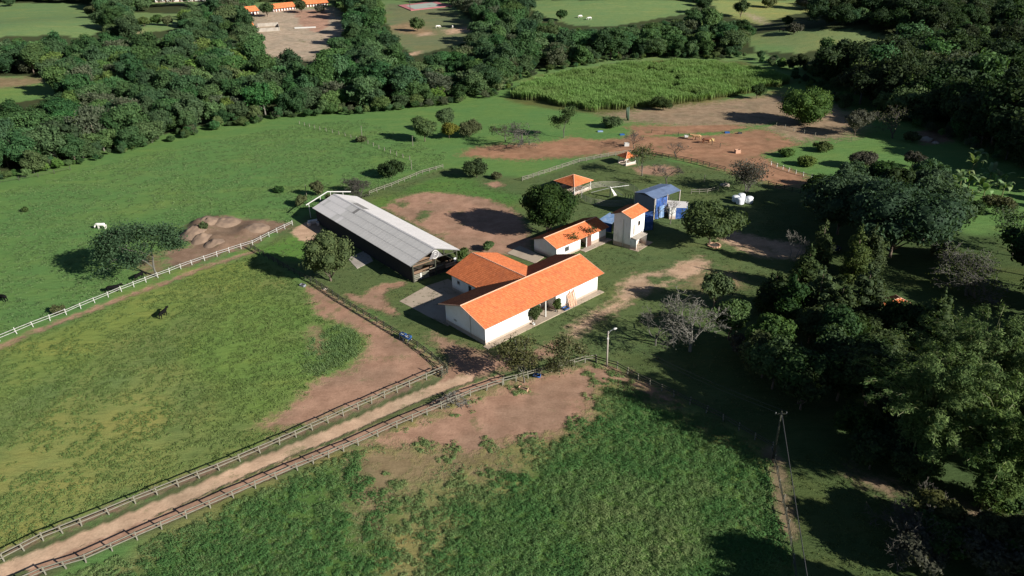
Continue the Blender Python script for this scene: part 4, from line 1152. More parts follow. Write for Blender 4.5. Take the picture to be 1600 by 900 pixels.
# ------------------------------------------------------------------ grass (uncountable) on the near fields
def tufts(name, label, poly_px, dens, h, wd, nb, mat, sd_, clump=None, thr=0.0, spread=.25, avoid=-.4, world=None, pale=None):
    rng = np.random.default_rng(sd_)
    q = W(poly_px) if world is None else world
    lo, hi = q.min(0), q.max(0); n = int((hi - lo).prod() * dens)
    P = lo + rng.uniform(size=(n, 2)) * (hi - lo)
    P = P[inpoly(q, P)]
    k = vnoise(P, clump or 2.0, sd_) * .6 + vnoise(P, (clump or 2) * 3.1, sd_ + 1) * .4
    P = P[k > thr]; k = k[k > thr]
    d, _ = dirt_fields(P)
    keep = d + (vnoise(P, 1.6, 77) - .5) * 2.2 < avoid
    P, k = P[keep], k[keep]
    n = len(P)
    hh = h * (.45 + 1.0 * k)[:, None] * rng.uniform(.6, 1.3, (n, nb))
    a = rng.uniform(0, 2 * np.pi, (n, nb)); lean = rng.uniform(.5, 1.6, (n, nb))
    off = rng.normal(size=(n, nb, 2)) * spread * .5
    bx = P[:, None, 0] + off[..., 0]; by = P[:, None, 1] + off[..., 1]
    ww = wd * rng.uniform(.6, 1.3, (n, nb))
    z0 = hfun(P[:, 0], P[:, 1])[:, None] - .04
    b1 = np.stack([bx - np.sin(a) * ww, by + np.cos(a) * ww, z0 + 0 * bx], -1)
    b2 = np.stack([bx + np.sin(a) * ww, by - np.cos(a) * ww, z0 + 0 * bx], -1)
    tp = np.stack([bx + np.cos(a) * hh * lean, by + np.sin(a) * hh * lean, z0 + hh], -1)
    V = np.stack([b1, b2, tp], 2).reshape(-1, 3)
    F = np.arange(len(V)).reshape(-1, 3)
    tint = np.clip((vnoise(P, 6, sd_ + 9) * .7 + vnoise(P, 1.3, sd_ + 5) * .5)[:, None] - .25 + rng.uniform(0, .35, (n, nb)), 0, 1)
    T = np.repeat(tint.ravel(), 3)
    me = mesh_np(name, V, F, {'tint': ('FLOAT', T)}, [MATS[mat]])
    tag(obj(name, me), label, 'grass', kind='stuff')
    return len(F)

def domes(name, label, poly_px, dens, rad, hgt, nl, leaf, mat, sd_, cell=2.2, thr=.3, avoid=-.4):
    rng = np.random.default_rng(sd_); q = W(poly_px)
    lo, hi = q.min(0), q.max(0); n = int((hi - lo).prod() * dens)
    P = lo + rng.uniform(size=(n, 2)) * (hi - lo); P = P[inpoly(q, P)]
    k = vnoise(P, cell, sd_) * .55 + vnoise(P, cell * 3.3, sd_ + 1) * .45
    d, _ = dirt_fields(P)
    keep = (k > thr) & (d + (vnoise(P, 1.6, 77) - .5) * 2.2 < avoid); P, k = P[keep], k[keep]; n = len(P)
    s = (.55 + .9 * k)[:, None] * rng.uniform(.7, 1.35, (n, 1))
    dirs = rng.normal(size=(n, nl, 3)); dirs[..., 2] = np.abs(dirs[..., 2]) * .9 + .12; dirs /= np.linalg.norm(dirs, axis=2, keepdims=True)
    rr = rng.uniform(.7, 1.1, (n, nl, 1))
    Q = np.concatenate([P, np.zeros((n, 1))], 1)[:, None] + dirs * rr * np.concatenate([s * rad, s * rad, s * hgt], 1)[:, None]
    Nn = dirs + rng.normal(size=dirs.shape) * .3; Nn[..., 2] += .9
    Vv, F = leaves(Q.reshape(-1, 3), Nn.reshape(-1, 3), leaf, rng, 3.6)
    T = np.clip((vnoise(P, 9, sd_ + 9) * .5)[:, None] - .1 + rng.uniform(0, .25, (n, 1)) + rng.uniform(0, .35, (n, nl)), 0, 1)
    print(name, len(F))
    tag(obj(name, mesh_np(name, Vv, F, {'tint': ('FLOAT', np.repeat(T.ravel(), 4))}, [MATS[mat]])), label, 'grass', kind='stuff')

LEFTF = [(-40, 580), (0, 549), (130, 494), (398, 399), (470, 442), (545, 484), (640, 532), (690, 578), (560, 632), (437, 686), (0, 868), (-40, 885)]
BOTF = [(40, 930), (310, 808), (465, 741), (570, 697), (620, 674), (786, 606), (931, 569), (1056, 626), (1203, 706), (1218, 770), (1232, 840), (1240, 930)]
domes('pasture_grass', 'rough olive green grass covering the large left field', LEFTF, 2.8, .5, .17, 11, .10, 'grass_left', 1, 1.7, .3)
L1 = [(90, 935), (310, 828), (465, 760), (555, 724), (592, 765), (602, 830), (592, 935)]
L2 = [(640, 935), (675, 850), (718, 795), (790, 752), (860, 712), (925, 664), (945, 605), (1056, 634), (1203, 714), (1222, 790), (1234, 935)]
def near_field():
    rng = np.random.default_rng(2); q = W(BOTF); l1, l2 = W(L1), W(L2)
    lo, hi = q.min(0), q.max(0); n = int((hi - lo).prod() * 3.1)
    P = lo + rng.uniform(size=(n, 2)) * (hi - lo); P = P[inpoly(q, P)]
    l = np.maximum(sdf(l1, P), sdf(l2, P)); l = sstep(-4, 2.5, l + (vnoise(P, 4, 3) - .5) * 6)
    ban = W([(880, 760), (960, 730), (1080, 760), (1120, 830), (1060, 930), (900, 930)])
    band = sstep(-3, 4, sdf(ban, P) + (vnoise(P, 5, 14) - .5) * 8)
    k = vnoise(P, 1.5, 2) * .6 + vnoise(P, 5.5, 6) * .4
    d, _ = dirt_fields(P)
    keep = (k > .50 - .55 * l) & (d + (vnoise(P, 2.2, 77) - .5) * 4.2 < .2 - .5 * l); P, k, l, band = P[keep], k[keep], l[keep], band[keep]; n = len(P); nl = 34
    s = (.5 + .55 * k + .35 * l)[:, None] * rng.uniform(.6, 1.4, (n, 1))
    dirs = rng.normal(size=(n, nl, 3)); dirs[..., 2] = np.abs(dirs[..., 2]) * .9 + .12; dirs /= np.linalg.norm(dirs, axis=2, keepdims=True)
    Q = np.concatenate([P, np.zeros((n, 1))], 1)[:, None] + dirs * rng.uniform(.6, 1.12, (n, nl, 1)) * np.concatenate([s * .52, s * .52, s * .30], 1)[:, None]
    Nn = dirs + rng.normal(size=dirs.shape) * .3; Nn[..., 2] += .7
    Vv, F = leaves(Q.reshape(-1, 3), Nn.reshape(-1, 3), .085, rng, 4.2)
    T = np.clip(((1 - l) * .55 + band * .45 + (vnoise(P, 3, 19) - .5) * .45)[:, None] + rng.uniform(-.1, .15, (n, 1)) + rng.uniform(-.12, .22, (n, nl)), 0, 1)
    tag(obj('tussock_grass', mesh_np('tussock_grass', Vv, F, {'tint': ('FLOAT', np.repeat(T.ravel(), 4))}, [MATS['grass_near']])), 'clumpy tussocks of coarse grass, lush green to olive, across the near field', 'grass', kind='stuff')
near_field()
domes('undergrass', 'fine short grass between the tussocks of the near field', BOTF, 3.2, .38, .14, 9, .075, 'grass_near', 41, 2.0, .2, -.1)
domes('lawn_grass', 'short uneven grass of the farmyard lawns', [(400, 396), (455, 354), (575, 304), (690, 264), (815, 284), (985, 240), (1130, 270), (1250, 310), (1330, 400), (1340, 520), (1210, 700), (1056, 620), (931, 565), (700, 595), (652, 541), (545, 476)], .9, .4, .13, 8, .09, 'grass_lawn', 31, 2.0, .35)
domes('strip_grass', 'short shaded grass between the near fence and the bamboo', [(1225, 720), (1300, 700), (1400, 770), (1420, 900), (1260, 930), (1240, 830)], 1.6, .4, .14, 8, .09, 'grass_lawn', 32, 2.0, .3)
domes('meadow_grass', 'short bright grass of the pasture beyond the white fence', [(-60, 330), (0, 300), (240, 238), (460, 196), (560, 186), (700, 240), (690, 262), (575, 304), (470, 330), (455, 350), (395, 380), (190, 452), (0, 528), (-60, 550)], 1.0, .6, .26, 9, .13, 'grass_past', 5, 2.2, .36)
tufts('island_grass', 'green grass island in the dirt of the left field', [(487, 530), (530, 508), (566, 525), (560, 555), (500, 590), (470, 580)], 10, .38, .07, 5, 'grass_past', 6, 1.2, .25, .5, avoid=.6)
tufts('verge_grass', 'weedy grass verge between the lane and its fences', [(0, 876), (128, 820), (343, 733), (560, 640), (690, 583), (690, 600), (560, 655), (437, 705), (343, 747), (200, 806), (0, 888)], 6, .2, .06, 4, 'grass_lawn', 7, 1.5, .25, .5)

# ------------------------------------------------------------------ the wood: 300 nearest trees as things, the rest one mass
rng0 = np.random.default_rng(99)
leafmat('wood_a', (0.033, 0.081, 0.027), (0.090, 0.176, 0.057), .35, .25)
leafmat('wood_b', (0.045, 0.086, 0.027), (0.119, 0.182, 0.057), .35, .25)
leafmat('wood_c', (0.025, 0.065, 0.024), (0.070, 0.138, 0.048), .35, .25)
leafmat('wood_d', (0.053, 0.070, 0.040), (0.119, 0.142, 0.077), .35, .2)
leafmat('wood_e', (0.060, 0.115, 0.027), (0.144, 0.243, 0.060), .35, .2)
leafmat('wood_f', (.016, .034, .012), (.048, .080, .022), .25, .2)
KINDS = [('wood_a', 1.0, 5.2, 9.6), ('wood_b', .55, 6.4, 8.2), ('wood_c', 1.0, 4.6, 11.5), ('wood_b', .8, 4.2, 7.0), ('wood_a', .6, 6.0, 9.0), ('wood_e', 1.0, 3.9, 8.0), ('wood_c', .75, 5.4, 10.4), ('wood_d', .6, 5.6, 9.2), ('wood_a', 1.2, 4.2, 12.2), ('wood_f', 1.0, 5.2, 9.6), ('wood_f', .8, 5.6, 10.5), ('wood_d', 1.0, 4.4, 10.0)]
VAR = []
for i, (mname, fl, Rr, H) in enumerate(KINDS):
    rng = np.random.default_rng(500 + i)
    Lb = lobes_broad(rng, Rr, H, .3, 26, fl, (.17, .36), .14)
    sk = rng.normal(size=2) * .16
    Lb = [(c * np.array([rng.uniform(.85, 1.2), rng.uniform(.85, 1.2), 1]) + np.array([sk[0] * c[2], sk[1] * c[2], rng.normal() * .4]), r) for c, r in Lb]
    airy = mname == 'wood_d'
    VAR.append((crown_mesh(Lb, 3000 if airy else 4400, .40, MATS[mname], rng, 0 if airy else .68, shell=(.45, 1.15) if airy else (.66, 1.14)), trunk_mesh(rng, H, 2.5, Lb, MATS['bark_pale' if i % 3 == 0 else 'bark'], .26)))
def forest():
    cand = []
    y = 150.0
    while y < 780:
        sp = 6.3 + max(0, y - 260) * .012
        xs = np.arange(-y * 1.05 - 40, y * .95 + 60, sp)
        for x in xs:
            cand.append((x + rng0.normal() * sp * .27, y + rng0.normal() * sp * .27, sp))
        y += sp * .9
    C = np.array(cand); P = C[:, :2]
    Z = hfun(P[:, 0], P[:, 1])
    sc = rng0.uniform(.5, 1.45, len(P)) * (1 + .25 * (vnoise(P, 30, 5) - .5)) * (C[:, 2] / 6.3) ** .6
    edge = inpoly(WOODPOLY, P)
    # thin out right at the near edge with smaller growth
    dist = np.full(len(P), 1e9)
    for a, b in zip(wood_w[:-1], wood_w[1:]): dist = np.minimum(dist, segdist(a, b, P))
    base = proj(np.column_stack([P, Z])); top = proj(np.column_stack([P, Z + 9.0 * sc])); mid = proj(np.column_stack([P, Z + 4.5 * sc]))
    ok = edge & (base[:, 2] > 0) & (dist > 3.0)
    for c in CLEAR:
        for q in (base, top, mid): ok &= ~inpoly(c, q[:, :2])
    ok &= (base[:, 0] > -130) & (base[:, 0] < 1730) & (base[:, 1] > -40)
    sc = np.where(dist < 6, sc * .8, sc)
    P, Z, sc, base = P[ok], Z[ok], sc[ok], base[ok]
    var = np.where(rng0.uniform(size=len(P)) < .5, np.clip((vnoise(P, 20, 31) * 12 - 2), 0, 8.99).astype(int), rng0.choice([0, 0, 1, 2, 2, 3, 4, 4, 5, 6, 7, 8, 8], len(P)))
    # the right-hand wood is darker and taller
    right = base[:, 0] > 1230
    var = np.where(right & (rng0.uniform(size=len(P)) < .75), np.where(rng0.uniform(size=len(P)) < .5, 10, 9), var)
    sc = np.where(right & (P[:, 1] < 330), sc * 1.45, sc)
    # scrub along the wood's foot
    ex = []
    for a, b in zip(wood_w[:-1], wood_w[1:]):
        L_ = np.linalg.norm(b - a); nn_ = np.array([-(b - a)[1], (b - a)[0]]) / L_
        for k_ in range(int(L_ / 1.5)):
            ex.append(a + (b - a) * rng0.uniform() + nn_ * rng0.uniform(.5, 8) * (1 if nn_[1] > 0 else -1))
    ex = np.array(ex); nb_ = len(ex)
    P = np.vstack([P, ex]); Z = np.concatenate([Z, hfun(ex[:, 0], ex[:, 1])]); sc = np.concatenate([sc, rng0.uniform(.18, .48, nb_)])
    base = np.vstack([base, proj(np.column_stack([ex, Z[-nb_:]]))]); var = np.concatenate([var, rng0.choice([0, 1, 2, 3, 5, 7, 8], nb_)])
    order = np.argsort(base[:, 2] / sc)
    vis = (base[order, 0] > -40) & (base[order, 0] < 1640) & (base[order, 1] > 0)
    first = order[vis][:285]
    rest = np.setdiff1d(order, first)
    looks = ['round mid green', 'broad flat olive', 'tall dark green', 'small olive green', 'broad low green', 'small light green', 'dark spreading', 'thin grey green', 'tall narrow green', 'dense blackish', 'broad blackish', 'tall grey green']
    grps = ['trees of the left wood', 'trees of the middle wood', 'trees of the wood above the cane', 'trees of the right wood']
    def place(x, dd):
        zone = 'at the far left edge' if x < 130 else 'left of the sandy yard' if x < 360 else 'below the sandy yard' if x < 600 else 'below the far small pasture' if x < 790 else 'above the cane field' if x < 1230 else 'behind the large round mango' if x < 1400 else 'above the banana plants' if x < 1520 else 'at the right picture edge'
        row = 'in the wood, front row, ' if dd < 9 else 'in the wood, second row, ' if dd < 18 else 'deep in the wood '
        return row + zone
    dist = np.full(len(P), 1e9)
    for a, b in zip(wood_w[:-1], wood_w[1:]): dist = np.minimum(dist, segdist(a, b, P))
    crowns = {}
    for i in first:
        z = 0 if base[i, 0] < 360 else 1 if base[i, 0] < 790 else 2 if base[i, 0] < 1230 else 3
        t = thing('wood_tree', looks[var[i]] + ' tree ' + place(base[i, 0], dist[i]), 'tree', (P[i, 0], P[i, 1], Z[i]), rng0.uniform(0, 6.28), grps[z])
        s = sc[i]; t.scale = (s * rng0.uniform(.9, 1.15), s * rng0.uniform(.9, 1.15), s * rng0.uniform(.85, 1.15))
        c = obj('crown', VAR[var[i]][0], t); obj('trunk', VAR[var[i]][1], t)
        crowns[int(var[i])] = c
    # remaining trees: one point mesh, geometry nodes set a crown on every point
    me = bpy.data.meshes.new('far_wood'); me.vertices.add(len(rest))
    me.vertices.foreach_set('co', np.column_stack([P[rest], Z[rest]]).astype(np.float32).ravel())
    for nm, typ, arr in (('kind_id', 'INT', var[rest].astype(np.int32)), ('size', 'FLOAT', sc[rest].astype(np.float32)), ('turn', 'FLOAT', rng0.uniform(0, 6.28, len(rest)).astype(np.float32))):
        a = me.attributes.new(nm, typ, 'POINT'); a.data.foreach_set('value', arr)
    me.update()
    fo = obj('far_wood', me); tag(fo, 'unbroken mass of woodland trees stretching back to the far fields', 'wood', kind='stuff')
    ng = bpy.data.node_groups.new('far_wood', 'GeometryNodeTree')
    ng.interface.new_socket('Geometry', in_out='INPUT', socket_type='NodeSocketGeometry'); ng.interface.new_socket('Geometry', in_out='OUTPUT', socket_type='NodeSocketGeometry')
    gi = ng.nodes.new('NodeGroupInput'); go = ng.nodes.new('NodeGroupOutput'); jn = ng.nodes.new('GeometryNodeJoinGeometry')
    def named(nm, typ):
        n = ng.nodes.new('GeometryNodeInputNamedAttribute'); n.data_type = typ; n.inputs[0].default_value = nm; return n.outputs[0]
    kid, size, turn = named('kind_id', 'INT'), named('size', 'FLOAT'), named('turn', 'FLOAT')
    cx = ng.nodes.new('ShaderNodeCombineXYZ'); ng.links.new(turn, cx.inputs[2])
    cs = ng.nodes.new('ShaderNodeCombineXYZ')
    for i in range(3): ng.links.new(size, cs.inputs[i])
    for k, c in crowns.items():
        cmp_ = ng.nodes.new('FunctionNodeCompare'); cmp_.data_type = 'INT'; cmp_.operation = 'EQUAL'
        ia = [s for s in cmp_.inputs if s.type == 'INT']
        ng.links.new(kid, ia[0]); ia[1].default_value = k
        oi = ng.nodes.new('GeometryNodeObjectInfo'); oi.inputs[0].default_value = c; oi.transform_space = 'ORIGINAL'
        ip = ng.nodes.new('GeometryNodeInstanceOnPoints')
        ng.links.new(gi.outputs[0], ip.inputs['Points']); ng.links.new(cmp_.outputs[0], ip.inputs['Selection'])
        ng.links.new(oi.outputs['Geometry'], ip.inputs['Instance']); ng.links.new(cx.outputs[0], ip.inputs['Rotation']); ng.links.new(cs.outputs[0], ip.inputs['Scale'])
        ng.links.new(ip.outputs[0], jn.inputs[0])
    ng.links.new(jn.outputs[0], go.inputs[0])
    md = fo.modifiers.new('far_wood', 'NODES'); md.node_group = ng
    print('forest', len(first), len(rest))
forest()

# ------------------------------------------------------------------ cane field (uncountable stalks)
def cane():
    rng = np.random.default_rng(8)
    q = W([(796, 154), (815, 140), (850, 126), (900, 114), (980, 103), (1060, 98), (1150, 104), (1215, 118), (1238, 130), (1205, 141), (1165, 148), (1100, 158), (1040, 168), (985, 171), (930, 176), (890, 170), (840, 160)])
    lo, hi = q.min(0), q.max(0); n = int((hi - lo).prod() * 2.6)
    P = lo + rng.uniform(size=(n, 2)) * (hi - lo); P = P[inpoly(q, P)]
    k = vnoise(P, 4, 3) * .55 + vnoise(P, 14, 4) * .45
    kp = (k > .24) & (sdf(q, P) + (vnoise(P, 3.5, 9) - .5) * 6 > .6); P = P[kp]; k = k[kp]; n = len(P); nb = 6
    hh = (1.9 + 2.6 * k)[:, None] * rng.uniform(.75, 1.15, (n, nb)); a = rng.uniform(0, 6.28, (n, nb)); le = rng.uniform(.05, .42, (n, nb))
    bx = P[:, None, 0] + rng.normal(size=(n, nb)) * .25; by = P[:, None, 1] + rng.normal(size=(n, nb)) * .25; w_ = .075
    z0 = 0 * bx
    def pt(f, g, s): return np.stack([bx + np.cos(a) * hh * le * g - np.sin(a) * w_ * s, by + np.sin(a) * hh * le * g + np.cos(a) * w_ * s, z0 + hh * f], -1)
    V = np.stack([pt(0, 0, -.6), pt(0, 0, .6), pt(.7, .35, 1.3), pt(.7, .35, -1.3), pt(.92, 1.2, 0)], 2).reshape(-1, 3)
    i = np.arange(n * nb)[:, None] * 5
    F = np.vstack([i + [0, 1, 2], i + [0, 2, 3], i + [3, 2, 4]])
    t = np.clip(rng.uniform(0, .4, (n, nb)) + (vnoise(P, 9, 6)[:, None]) * .75, 0, 1)
    t = .6 + .4 * t; T = np.stack([t * .1, t * .1, t * .9, t * .9, t], -1).ravel()
    tag(obj('cane_field', mesh_np('cane_field', V, F, {'tint': ('FLOAT', T)}, [MATS['leaf_cane']])), 'tall bright green cane standing in a block in front of the wood', 'cane', kind='stuff')
cane()

# ------------------------------------------------------------------ single trees and shrubs
broad_tree('mango_tree', 'big dark dense mango tree standing beside the pink dirt arena', (856, 367), 13.2, 7.6, 'leaf_dark', .6, .40, nl=22, sx=.92, dens=190)
broad_tree('round_tree', 'round leafy tree in front of the long barn', (517, 439), 12.0, 5.5, 'leaf_conifer', .3, .32, nl=34, dens=320)
broad_tree('shade_tree', 'wide leafy tree to the right of the blue tarp shed', (1108, 384), 9.6, 7.8, 'leaf_mid', 1.6, .42, nl=20, flat=.9)
broad_tree('mango_tree', 'large round mango tree at the edge of the upper paddock', (1257, 193), 12.5, 9.9, 'leaf_light', -.8, .46, nl=28, dens=130)
for i, (x, y, r, h, lab) in enumerate([(1308, 366, 10.0, 14, 'left part of the big spreading dark teal tree group right of the bales'), (1390, 402, 13.0, 16.5, 'largest spreading teal green tree at right behind the bare brown tree'), (1440, 380, 10.0, 15, 'right hand teal tree of the big spreading group')]):
    broad_tree('spreading_tree', lab, (x, y), h, r, 'leaf_teal', h * .14, .5, nl=26, flat=.8, dens=110)
broad_tree('round_bush', 'round dark bush standing alone above the arena', (745, 277), 6.4, 4.4, 'leaf_dark', -.3, .34, cat='bush', nl=10)
broad_tree('round_bush', 'dark bush in pasture above the far end of the barn', (611, 276), 5.4, 4.6, 'leaf_dark', -.3, .34, cat='bush', nl=9)
broad_tree('pasture_tree', 'leafy tree with thin trunk left of the yellow flowering bush', (664, 221), 8.6, 5.4, 'leaf_mid', 1.6, .36, nl=12)
broad_tree('flowering_bush', 'bush with yellow flowers in the pasture clump', (702, 216), 6.0, 4.0, 'leaf_yellow', .4, .32, cat='bush', nl=9)
broad_tree('pasture_tree', 'tall thin tree behind the yellow flowering bush', (696, 207), 9.0, 4.2, 'leaf_mid', 2.2, .34, nl=9)
broad_tree('round_bush', 'brownish bush right of the yellow flowering bush', (734, 214), 5.4, 5.2, 'leaf_olive', .2, .34, cat='bush', nl=10)
bare_tree('bare_tree', 'wide bare grey tree at the head of the upper dirt patch', (815, 226), 9.5, 'bark_grey', 7, .55, 'leaf_grey', 500, .25, trunk=.22, wid=1.5, up=.06)
bare_tree('bare_tree', 'bare grey tree behind the wide bare tree', (790, 222), 6.5, 'bark_grey', 6, .55, 'leaf_olive', 700, .28, trunk=.2, wid=1.3)
bare_tree('airy_tree', 'airy green tree with open crown right of the bare grey trees', (881, 215), 10.5, 'bark_grey', 6, .42, 'leaf_mid', 4200, .34, trunk=.28, wid=.85, clump=.7)
bare_tree('airy_tree', 'airy flat topped tree in pasture near the cattle', (245, 432), 12.5, 'bark_grey', 6, .5, 'leaf_teal', 10500, .33, trunk=.3, wid=1.0, clump=1.0)
broad_tree('low_bush', 'low green bush beside tall cactus at the cane edge', (958, 199), 3.6, 4.4, 'leaf_mid', .1, .34, cat='bush', nl=9)
def cactus(px, lab):
    p = at(*px); t = thing('column_cactus', lab, 'cactus', p); rng = seed()
    for i in range(7):
        a = rng.uniform(0, 6.28); q = .5 * (i > 0); h = rng.uniform(3, 5)
        MB().tube([(math.cos(a) * q * .4, math.sin(a) * q * .4, 0), (math.cos(a) * q * 1.4, math.sin(a) * q * 1.4, 1.2), (math.cos(a) * q * 1.8, math.sin(a) * q * 1.8, h)], [.22, .24, .16], 7).build('column', MATS['leafy_cactus'], t, True)
plain('leafy_cactus', (.06, .10, .06), .7, .25, 3)
cactus((982, 188), 'tall column cactus cluster beside the low bush')
broad_tree('round_tree', 'small dark tree at the right end of the cane field', (1182, 154), 6.2, 3.8, 'leaf_dark', 1.0, .36, nl=9)
broad_tree('round_bush', 'dark shrub at foot of the cane field', (1036, 172), 5.0, 4.0, 'leaf_dark', .1, .36, cat='bush', nl=9, sx=1.6)
broad_tree('airy_bush', 'grey green feathery tree right of the large round mango', (1335, 212), 9.0, 5.6, 'leaf_grey', 1.2, .36, nl=14)
bare_tree('bare_tree', 'bare brown spreading tree right of the grey green feathery tree', (1395, 216), 9.5, 'twig', 7, .55, 'leaf_olive', 900, .3, trunk=.2, wid=1.5)
broad_tree('round_bush', 'leafy shrub at foot of the bare brown spreading tree', (1425, 222), 3.6, 3.2, 'leaf_mid', .1, .36, cat='bush', nl=8)
bare_tree('airy_tree', 'grey green tree beside the red dirt track left of the white fence', (1165, 300), 9.0, 'bark_grey', 6, .5, 'leaf_grey', 3200, .34, stems=3, trunk=.25, clump=.9, wid=1.1)
bare_tree('bare_tree', 'bare tree with fine brown twigs behind the blue tarp shed', (1040, 290), 7.0, 'twig', 7, .5, None, trunk=.2, wid=1.6)
bare_tree('bare_tree', 'bare vine clad tree at the front of the blue tarp shed', (1047, 350), 8.0, 'bark_pale', 6, .5, None, trunk=.32, wid=1.2)
bare_tree('airy_tree', 'thin leafy tree right of the small faded red kiosk', (1003, 275), 8.5, 'bark_grey', 6, .4, 'leaf_olive', 1500, .3, trunk=.3)
bare_tree('bare_tree', 'small bare tree by the dirt above the dark rail fence', (990, 232), 5.6, 'twig', 6, .55, None, trunk=.24, wid=1.4)
bare_tree('bare_tree', 'second small bare tree above the dark rail fence', (1055, 246), 5.6, 'twig', 6, .55, None, trunk=.24, wid=1.5)
bare_tree('bare_tree', 'pale leafless shrub at right end of the sandy yard patch', (1241, 408), 6.0, 'bark_pale', 6, .42, None, stems=2, trunk=.28)
bare_tree('bare_tree', 'large bare pale tree spreading right of the lamp pole', (1078, 549), 9.5, 'bark_pale', 7, .55, 'leaf_grey', 600, .22, trunk=.22, wid=1.35)
bare_tree('bare_tree', 'thin bare tree left of the large bare pale tree', (1024, 540), 8.0, 'bark_grey', 6, .45, 'leaf_grey', 500, .22, trunk=.3, wid=1.1)
bare_tree('bare_tree', 'wide bare brown tree at right edge above the bamboo', (1525, 462), 9.0, 'bark_grey', 7, .6, 'leaf_olive', 1800, .26, stems=4, trunk=.22, wid=1.9)
bare_tree('bare_tree', 'grey leafless bush beneath the bamboo at lower right', (1446, 860), 6.0, 'twig', 7, .5, None, stems=4, trunk=.24, wid=1.3)
bare_tree('bare_tree', 'pale bare tree standing in the dark right wood', (1568, 225), 10, 'bark_pale', 6, .5, None, trunk=.3)
bare_tree('bare_tree', 'small bare tree in the shade below the red roof', (1262, 585), 5.5, 'bark_pale', 5, .45, None, trunk=.3)
bare_tree('airy_tree', 'open crowned dark tree at right edge of the lawn', (1582, 400), 9.5, 'bark_pale', 6, .5, 'leaf_mid', 2400, .34, trunk=.3, wid=1.3)
bare_tree('airy_tree', 'sparse small tree on the fence in front of the farmhouse, left of two', (819, 598), 7.0, 'bark_grey', 6, .5, 'leaf_olive', 3400, .24, trunk=.28, wid=1.2, clump=.6)
bare_tree('airy_tree', 'sparse small tree on the fence in front of the farmhouse, right of two', (873, 581), 6.4, 'bark_grey', 6, .55, 'leaf_olive', 3200, .24, trunk=.26, wid=1.25, clump=.6)
broad_tree('wall_vine', 'leafy creeper tree against the white farmhouse wall', (836, 506), 4.3, 1.5, 'leaf_mid', .5, .26, n=1200, nl=8)
broad_tree('wall_vine', 'small leafy shrub beside the farmhouse porch', (871, 489), 3.4, 1.2, 'leaf_mid', .4, .26, n=800, nl=7)
bare_tree('papaya_tree', 'thin small tree in front of the outbuilding, left of two', (893, 393), 4.6, 'bark_grey', 4, .4, 'leaf_olive', 260, .24, trunk=.5, clump=.4, wid=.8)
bare_tree('papaya_tree', 'thin small tree in front of the outbuilding, right of two', (922, 381), 5.0, 'bark_grey', 4, .4, 'leaf_olive', 300, .24, trunk=.5, clump=.4, wid=.8)
broad_tree('garden_bush', 'bright leafy bush between barn gable and the farmhouse', (721, 409), 3.4, 2.0, 'leaf_light', .4, .3, n=1100, nl=8, cat='bush')
broad_tree('garden_bush', 'bright low bush behind the farmhouse wing roof', (763, 392), 2.4, 1.9, 'leaf_light', .2, .3, n=800, nl=7, cat='bush')
bare_tree('brown_bush', 'brown twiggy bush in pasture behind the barn ridge', (560, 302), 4.2, 'twig', 7, .6, 'leaf_grey', 900, .22, stems=4, trunk=.22, wid=1.6, cat='bush')
for (x, y, h, r, lab) in [(470, 322, 3.2, 2.2, 'scrubby bush just left of the pipe frame'), (497, 306, 4.6, 2.8, 'scrubby bush under the bent pipe frame'), (520, 318, 3.0, 2.4, 'scrubby bush close behind the barn end wall')]:
    broad_tree('scrub_bush', lab, (x, y), h, r, 'leaf_olive', .1, .28, n=1300, nl=8, cat='bush')
for (x, y, h, r, m, lab) in [(735, 270, 1.8, 1.8, 'leaf_mid', 'low weeds left of the round dark bush'), (775, 279, 1.8, 1.8, 'leaf_olive', 'low weeds right of the round dark bush'), (436, 300, 1.6, 2.0, 'leaf_dark', 'low dark bush in open pasture left of the barn'), (565, 222, 2.0, 2.2, 'leaf_olive', 'small dark bush on the pasture fence line'), (40, 331, 1.3, 1.0, 'leaf_dark', 'tiny dark bush far out in the left pasture'), (93, 490, 1.7, 1.5, 'leaf_olive', 'small bush at the gap in the white fence'), (320, 358, 1.8, 1.4, 'leaf_mid', 'small green bush on the earth heap'), (1138, 530, 8.0, 4.2, 'leaf_light', 'light green shrub behind the large bare pale tree'), (1115, 482, 8.5, 3.8, 'leaf_mid', 'leafy green tree right of the sandy yard'), (1190, 590, 7.0, 5.2, 'leaf_mid', 'broad leafy bush lit by sun in the shade below the conifers'), (1165, 560, 4.5, 3.6, 'leaf_grey', 'dry grey bush left behind the broad sunlit bush'), (1510, 338, 4.6, 4.2, 'leaf_dark', 'dark round bush below the banana clump'), (1475, 405, 3, 3.0, 'leaf_olive', 'low bush left of the wide bare brown tree'), (1285, 235, 2.6, 3.6, 'leaf_mid', 'low green shrub above the short white post fence'), (1345, 262, 4.8, 5.0, 'leaf_grey', 'grey green tree above the big spreading group'), (1230, 245, 2.2, 3.0, 'leaf_light', 'leafy shrub patch beside the red dirt track'), (1260, 258, 2.6, 3.2, 'leaf_light', 'second leafy shrub patch beside the red dirt track'), (1425, 262, 5.0, 3.4, 'leaf_grey', 'dry shrub above the banana clump'), (1555, 335, 5, 4.0, 'leaf_olive', 'olive shrub at right edge beside the lawn'), (1540, 885, 5.0, 5.0, 'leaf_grey', 'pale leafy bush at the lower right corner'), (1600, 880, 5.5, 5.0, 'leaf_olive', 'olive bush at the far lower right corner'), (1575, 800, 3.5, 2.6, 'leaf_dark', 'dark bush at right edge below the bamboo')]:
    broad_tree('shrub', lab, (x, y), h, r, m, .15 * h * (h > 4), .34, nl=10, cat='bush')
